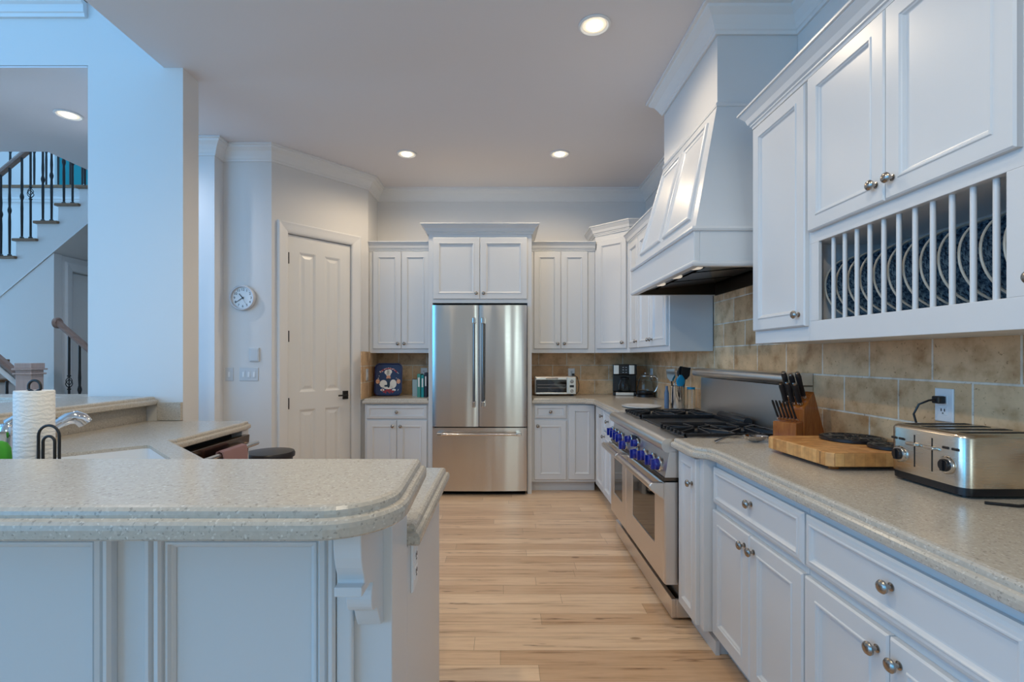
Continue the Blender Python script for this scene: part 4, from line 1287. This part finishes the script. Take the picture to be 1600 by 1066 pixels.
# toaster oven
to = thing('toaster_oven', (.545, 5.10, ZC), 'compact steel toaster oven on the counter beside the refrigerator', 'toaster oven')
MB().box(-.215, .215, .01, .205, .015, .20).build('shell', 'steel', to, bevel=.008, seg=3)
MB().box(-.205, .115, -.002, .012, .025, .165).build('glass_door', 'glassdark', to, bevel=.004)
MB().box(-.205, .115, -.006, .012, .166, .192).build('door_rail', 'steel', to, bevel=.004)
MB().tube([(-.10, -.006, .18), (-.10, -.03, .182), (.02, -.03, .182), (.02, -.006, .18)], .006, 8).build('handle', 'polished', to)
MB().box(-.205, .115, -.006, .0, .018, .036).build('crumb_tray', 'steel', to, bevel=.002)
for zz in (.085, .115):
    MB().tube([(-.19, -.004, zz), (.10, -.004, zz)], .002, 6).build('rack_bar', 'polished', to)
MB().box(.125, .208, -.004, .012, .02, .19).build('control_panel', 'steel', to, bevel=.002)
for zz, r_ in ((.150, .020), (.052, .018)):
    MB().lathe([(r_, 0), (r_, .010), (r_ * .8, .015), (0, .015)], (.166, -.004, zz), axis='-y', seg=20).build('dial', 'polished', to)
MB().box(.145, .188, -.006, -.003, .088, .112).build('display', 'blackplastic', to)
for xx in (-.18, .18):
    for yy in (.04, .18):
        MB().lathe([(0, .0005), (.012, .0005), (.012, .016), (0, .016)], (xx, yy, 0), seg=10).build('foot', 'blackplastic', to)
outlet(.745, YB - .0105, 1.135, '-y', 'white wall outlet behind the toaster oven')
tc = MB().tube([(.758, YB - .05, 1.125), (.80, YB - .07, 1.10), (.815, YB - .09, 1.02), (.81, YB - .09, .95), (.785, YB - .10, .921)], .004, 8).box(.745, .772, YB - .055, YB - .019, 1.112, 1.138)
tag(tc.build('appliance_cord', 'blackplastic'), 'black power cord looping beside the toaster oven', 'power cord')
outlet(XW - .0105, 5.12, 1.14, '-x', 'white wall outlet behind the electric kettle')

# ------------------------------------------------------------------ left counter things
tr = thing('decorative_tray', (-1.175, 5.02, ZC), 'navy decorative tray with a painted chef leaning on the backsplash', 'tray')
TM = Matrix.Translation((-1.175, 5.03, ZC + .008)) @ Matrix.Rotation(math.radians(-9), 4, 'X')
def tp(x, y, z): return tuple(TM @ Vector((x, y, z)))
def rr(hw, z0, z1, r, n=5): return rrect(-hw, hw, z0, z1, r, n)
def tloops(spec): return [[tp(x, y, z) for x, z in rr(hw, z0, z1, r)] for hw, z0, z1, r, y in spec]
MB().loops(tloops([(.138, 0, .33, .05, .012), (.142, -.0, .334, .05, .0), (.142, 0, .334, .05, -.010), (.134, .008, .326, .045, -.012), (.128, .014, .32, .04, -.004), (.128, .014, .32, .04, -.003)]), sm=False).build('tray_body', 'navy', tr, world=True)
def blob(cx_, cz_, rx, rz_, y=-.0055, n=20, rot=0.0):
    pts = []
    for k in range(n):
        a = 2 * PI * k / n
        x, z = rx * math.cos(a), rz_ * math.sin(a)
        pts.append((cx_ + x * math.cos(rot) - z * math.sin(rot), cz_ + x * math.sin(rot) + z * math.cos(rot)))
    return [[tp(x, -.003, z) for x, z in pts], [tp(x, y, z) for x, z in pts]]
w_ = MB()
for a in ((-.015, .24, .028, .026), (.008, .245, .026, .026), (-.002, .215, .024, .016), (-.05, .12, .038, .040), (.05, .12, .034, .045), (.0, .085, .05, .02), (-.058, .058, .02, .012), (.06, .058, .02, .012)):
    w_.loops(blob(*a, rot=.0))
w_.build('painted_coat', 'picwhite', tr, world=True)
s_ = MB()
for a in ((.0, .185, .022, .022), (-.108, .145, .020, .024), (.104, .145, .020, .024)):
    s_.loops(blob(*a, y=-.006))
s_.build('painted_skin', 'skin', tr, world=True)
k_ = MB()
for a in ((.004, .115, .014, .036), (.0, .165, .022, .012), (-.02, .10, .02, .010)):
    k_.loops(blob(*a, y=-.0065))
k_.build('painted_apron', 'blackplastic', tr, world=True)
r_ = MB()
random.seed(3)
for k in range(26):
    r_.loops(blob(random.uniform(-.06, .06), random.uniform(.03, .062), .008, .008, y=-.0062 - .0002 * k % .001, n=8))
for k in range(16):
    a = math.radians(35 + 110 * k / 15)
    r_.loops(blob(.10 * math.cos(a), .19 + .09 * math.sin(a), .007, .007, y=-.0062, n=8))
r_.build('painted_berries', 'red', tr, world=True)
f_ = MB()
for k in range(22):
    a = math.radians(20 + 140 * random.random())
    f_.loops(blob(random.uniform(.075, .115) * math.cos(a) , .185 + .10 * math.sin(a), .004, .004, y=-.0068, n=6))
for sgn in (-1, 1):
    for k in range(7):
        f_.loops(blob(sgn * random.uniform(.08, .118), random.uniform(.05, .26), .0035, .0035, y=-.0068, n=6))
f_.build('painted_dots', 'picwhite', tr, world=True)
pt_ = thing('utensil_jar', (-1.315, 5.20, ZC), 'dark red jar half hidden behind the chef tray', 'jar')
MB().lathe([(0, .001), (.042, .001), (.046, .01), (.046, .22), (.040, .25), (.042, .30), (.036, .30), (.034, .25), (.04, .22), (.04, .01), (0, .008)], seg=24).build('jar_body', 'redpot', pt_)
def book(x, y, w_b, h_b, d_b, mt, label, lean=0.0):
    t = thing('cookbook', (x, y, ZC + .0005), label, 'book', group='cookbooks beside the refrigerator')
    MB().box(0, w_b, 0, .003, 0, h_b).box(0, .003, 0, d_b, 0, h_b).box(w_b - .003, w_b, 0, d_b, 0, h_b).build('cover', mt, t, bevel=.001)
    MB().box(.003, w_b - .003, .003, d_b - .004, .004, h_b - .004).build('pages', 'paper', t)
    MB().box(.25 * w_b, .75 * w_b, -.0006, .0002, h_b * .45, h_b * .85).build('spine_label', 'picwhite', t)
    if lean: t.rotation_euler = (0, lean, 0)
book(-.858, 4.92, .034, .232, .17, 'bookgreen', 'pale green cookbook with white spine panel, tallest beside the teal one')
book(-.820, 4.92, .030, .222, .17, 'bookteal', 'bright teal cookbook standing between two other books')
book(-.786, 4.92, .026, .245, .17, 'bookdark', 'dark cookbook against the refrigerator panel')
pb_ = thing('notepad', (-.93, 5.06, ZC + .0005), 'small pale notepad standing against the backsplash beside the books', 'notepad')
MB().box(0, .07, 0, .008, 0, .17).build('sheets', 'bookpale', pb_)
MB().box(-.004, .074, .008, .011, 0, .175).build('backing', 'bookdark', pb_)
outlet(-.86, YB - .0105, 1.14, '-y', 'white wall outlet above the cookbooks')
outlet(-1.3595, 4.92, 1.14, '+x', 'white switch plate on the tiled return beside the chef tray', kind='switch')

# ------------------------------------------------------------------ clock and switches
ckk = thing('clock', (-2.253, 4.2795, 1.827), 'round white wall clock with black numerals', 'clock')
MB().lathe([(.106, 0), (.110, .004), (.110, .030), (.104, .038), (.094, .036), (.092, .026), (.092, .014), (.106, .004)], axis='-y', seg=56).build('case_ring', 'clockrim', ckk)
MB().lathe([(0, .006), (.094, .006), (.094, .014), (0, .014)], axis='-y', seg=48).build('dial', 'clockface', ckk)
nmb = MB()
for k in range(1, 13):
    a = PI / 2 - 2 * PI * k / 12
    px, pz = .072 * math.cos(a), .072 * math.sin(a)
    nmb.text(str(k), .030, lambda co, px=px, pz=pz: (px + co.x, -.0148 - co.z * 1.0, pz + co.y), extrude=.0006)
nmb.build('numerals', 'blackmetal', ckk)
def hand(ang_deg, length, wdt, y):
    a = math.radians(90 - ang_deg); dx, dz_ = math.cos(a), math.sin(a); nx, nz = -dz_ * wdt, dx * wdt
    pts = [(-dx * .012 + nx, -dz_ * .012 + nz), (-dx * .012 - nx, -dz_ * .012 - nz), (dx * length - nx * .6, dz_ * length - nz * .6), (dx * length + nx * .6, dz_ * length + nz * .6)]
    MB().loops([[(x, y, z) for x, z in pts], [(x, y - .001, z) for x, z in pts]]).build('hand', 'blackmetal', ckk)
hand(320, .048, .0045, -.017)
hand(236, .070, .0032, -.0185)
hand(150, .068, .0008, -.020)
MB().lathe([(0, .014), (.005, .014), (.005, .022), (0, .022)], axis='-y', seg=14).build('hub', 'blackmetal', ckk)
outlet(-2.375, 4.2795, 1.165, '-y', 'single white light switch on the clock wall', kind='switch')
outlet(-2.205, 4.2795, 1.165, '-y', 'triple white light switch beside the pantry door', gangs=3, kind='switch')
tk = thing('thermostat', (-2.155, 4.2795, 1.335), 'small blank white control plate above the triple switch', 'thermostat')
MB().frame(-.042, .042, -.06, .06, [(0, 0), (0, -.010), (.004, -.015), (.006, -.015)]).build('plate', 'plate_white', tk)
MB().frame(-.034, .034, -.052, .052, [(0, -.015), (.002, -.017), (.003, -.017)]).build('cover', 'plate_white', tk)
outlet(XE + .0005, 1.235, .795, '+x', 'white outlet on the aisle side of the peninsula')

# ------------------------------------------------------------------ stair hall seen through the opening
struct(MB().box(-9.0, -5.63, 6.30, 6.42, 0, 3.50).box(-5.63, -4.88, 6.30, 6.42, 0, 3.50).box(-4.88, -1.37, 6.30, 6.42, 0, 3.14).box(-1.52, -1.37, 5.54, 6.30, 0, 3.14), 'wall_hall', 'wall')
struct(MB().box(-9.0, -4.05, 6.24, 7.9, 3.468, 3.50), 'floor_upper', 'tread')
struct(MB().sweep([(-4.05, 6.30), (-9.0, 6.30)], [(0, 3.30), (.010, 3.30), (.014, 3.33), (.02, 3.335), (.02, 3.36), (.012, 3.365), (.012, 3.43), (.035, 3.45), (.035, 3.467), (0, 3.467)]), 'trim_4', 'trim')
struct(MB().box(-9.0, -7.10, 7.80, 7.9, 3.50, 5.6).box(-6.0, -2.0, 7.80, 7.9, 3.50, 5.6).box(-7.10, -6.0, 7.80, 7.9, 5.2, 5.6), 'wall_upper_hall', 'wall')
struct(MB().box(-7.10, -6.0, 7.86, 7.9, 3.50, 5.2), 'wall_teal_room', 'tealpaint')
struct(MB().box(-5.0, -4.885, 5.462, 5.59, 0, 2.44).box(-5.0, -4.885, 6.19, 6.278, 0, 2.44).box(-5.0, -4.885, 5.59, 6.19, 2.285, 2.44), 'wall_stair', 'wall')
d2_ = thing('door_2', (-4.885, 5.59, 0), 'white cased door in the wall under the stairs', None, PI / 2)
d2_['kind'] = 'structure'
casing(MB(), 0, .6, 2.285).build('door_casing', 'trim', d2_)
MB().box(.003, .597, .05, .09, .01, 2.28).build('door_leaf', 'door', d2_)

def baluster(par, x, y, z0, z1, basket=False):
    r = .0105
    hgt = z1 - z0; zm = z0 + hgt * .52
    prof = [(r, z0), (.020, z0 + .001), (.020, z0 + .02), (r, z0 + .03)]
    if basket:
        prof += [(r, zm - .075), (.016, zm - .07), (.016, zm - .06), (.005, zm - .055), (.005, zm + .055), (.016, zm + .06), (.016, zm + .07), (r, zm + .075)]
    else:
        prof += [(.013, zm - .12), (r, zm - .04), (.018, zm - .008), (.018, zm + .008), (r, zm + .04), (.013, zm + .12), (r, zm + .2)]
    prof += [(r, z1)]
    mb = MB().lathe(prof, (x, y, 0), seg=10)
    if basket:
        for k in range(4):
            a0 = PI / 2 * k
            mb.tube([(x + .030 * math.sin(PI * j / 8) * math.cos(a0 + j * .35), y + .030 * math.sin(PI * j / 8) * math.sin(a0 + j * .35), zm - .058 + .116 * j / 8) for j in range(9)], .004, 6)
    return mb.build('baluster', 'blackmetal', par, world=True)


st = thing('staircase', (-5.3, 5.5, 0), 'white staircase rising behind the opening with oak treads and iron balusters', 'staircase')
SY = 5.36; RUN, RISE = .2297, .1905
X0, Z0 = -5.297, 2.605
YE = 6.28
zig = []
for i in range(-8, 5):
    xn = X0 + RUN * i; zt = Z0 + RISE * i
    MB().box(xn - .025, xn + RUN + .012, SY - .03, YE, zt - .030, zt).build('tread', 'tread', st, world=True, bevel=.008)
    zig += [(xn, zt - RISE - .03), (xn, zt - .030)]
zig += [(X0 + RUN * 5, Z0 + RISE * 4 - .030), (X0 + RUN * 5, Z0 + RISE * 4 - .30)]
zig += [(X0 - RUN * 8, Z0 - RISE * 8 - .48)]
MB().prism(zig, 'y', SY, YE).build('carriage', 'wall', st, world=True)
sk_ = [(X0 + RUN * 5, Z0 + RISE * 4 - .285), (X0 + RUN * 5, Z0 + RISE * 4 - .30), (X0 - RUN * 8, Z0 - RISE * 8 - .50), (X0 - RUN * 8, Z0 - RISE * 8 - .485)]
MB().prism(sk_, 'y', SY - .010, SY - .0005).build('skirt_bead', 'trim', st, world=True)
# wall closing the space below the flight, up to the hall corner
xw1 = -4.885
sl_ = RISE / RUN
def under(x): return Z0 - RISE * 8 - .485 + (x - (X0 - RUN * 8)) * (Z0 + RISE * 4 - .30 - (Z0 - RISE * 8 - .48)) / (RUN * 13)
MB().prism([(-7.13, 0), (xw1, 0), (xw1, under(xw1) - .004), (-7.13, under(-7.13) - .004)], 'y', SY, SY + .10).build('under_wall', 'wall', st, world=True)
def railz(x): return Z0 + .90 + (x - X0) * sl_
for i in range(-3, 5):
    for q_, dx in enumerate((.03, .125)):
        x = X0 + RUN * i + dx
        baluster(st, x, SY + .035, Z0 + RISE * i + .0005, railz(x) - .03, basket=(q_ == 1 and i % 2 == 0))
rp = [(-.028, -.03), (.028, -.03), (.032, .0), (.022, .03), (-.022, .03), (-.032, 0)]
L = []
for x in (X0 - RUN * 4, X0 + RUN * 5):
    L.append([(x, SY + .035 + a, railz(x) + b) for a, b in rp])
MB().loops(L).build('handrail', 'rail', st, world=True, bevel=.004)

bl = thing('balcony_railing', (-6.0, 6.33, 3.5), 'iron baluster railing along the upper landing', 'railing')
for k in range(18):
    baluster(bl, -7.6 + .155 * k, 6.36, 3.5005, 4.43, basket=(k % 4 == 1))
MB().box(-7.8, -4.9, 6.33, 6.39, 4.43, 4.48).build('handrail', 'rail', bl, world=True, bevel=.01)

# lower flight (rises away to the left) with newel
ls = thing('lower_stair_flight', (-4.8, 4.75, 0), 'lower flight of white steps with oak treads behind the newel', 'stairs')
for i in range(4):
    xr = -4.26 - .2 * i
    zt = .74 + .185 * i
    MB().box(xr - .22, xr + .02, 4.52, 4.84, zt - .03, zt).build('tread', 'tread', ls, world=True, bevel=.006)
    MB().box(xr - .22, xr, 4.53, 4.835, .001, zt - .0305).build('riser_block', 'wall', ls, world=True)
nw = thing('newel_post', (-4.245, 4.42, 0), 'square oak newel post with flat cap at the foot of the stairs', 'newel post')
MB().box(-.07, .07, -.06, .06, .001, 1.20).build('post', 'newel', nw, bevel=.003)
MB().box(-.085, .085, -.075, .075, 1.16, 1.175).box(-.09, .09, -.08, .08, 1.20, 1.215).box(-.075, .075, -.068, .068, 1.215, 1.262).build('cap', 'newel', nw, bevel=.004)
MB().box(-.082, .082, -.072, .072, 1.00, 1.02).build('collar', 'trim', nw, bevel=.004)
lr = thing('stair_handrail', (-4.6, 4.42, 1.2), 'oak handrail rising from the newel post', 'handrail')
L = []
for x in (-4.337, -5.6):
    z = 1.15 + (-4.337 - x) * .84
    L.append([(x, 4.42 + a, z + b) for a, b in rp])
MB().loops(L).build('rail', 'rail', lr, world=True, bevel=.004)
L = []
for x in (-4.337, -5.6):
    z = 1.07 + (-4.337 - x) * .84
    L.append([(x, 4.42 + a * .8, z + b * .9) for a, b in rp])
MB().loops(L).build('lower_rail', 'trim', lr, world=True)
baluster(lr, -4.45, 4.42, .50, 1.10)

dn = thing('stair_railing', (-4.3, 4.9, 0), 'short oak handrail on iron balusters beside the doorway under the stairs', 'railing')
L = []
for x in (-4.42, -3.9):
    z = 1.655 - (x + 4.42) * .86
    L.append([(x, 4.9 + a, z + b) for a, b in rp])
MB().loops(L).build('handrail', 'rail', dn, world=True, bevel=.004)
MB().lathe([(0, -.02), (.055, -.02), (.055, .0), (.045, .01), (0, .012)], (-4.42, 4.9, 1.655), axis='x', seg=20).build('end_rosette', 'rail', dn, world=True)
baluster(dn, -4.315, 4.9, .55, 1.535, basket=True)
baluster(dn, -4.21, 4.9, .50, 1.445)
MB().box(-4.45, -3.9, 4.86, 4.94, .001, .56).build('knee_curb', 'trim', dn, world=True)
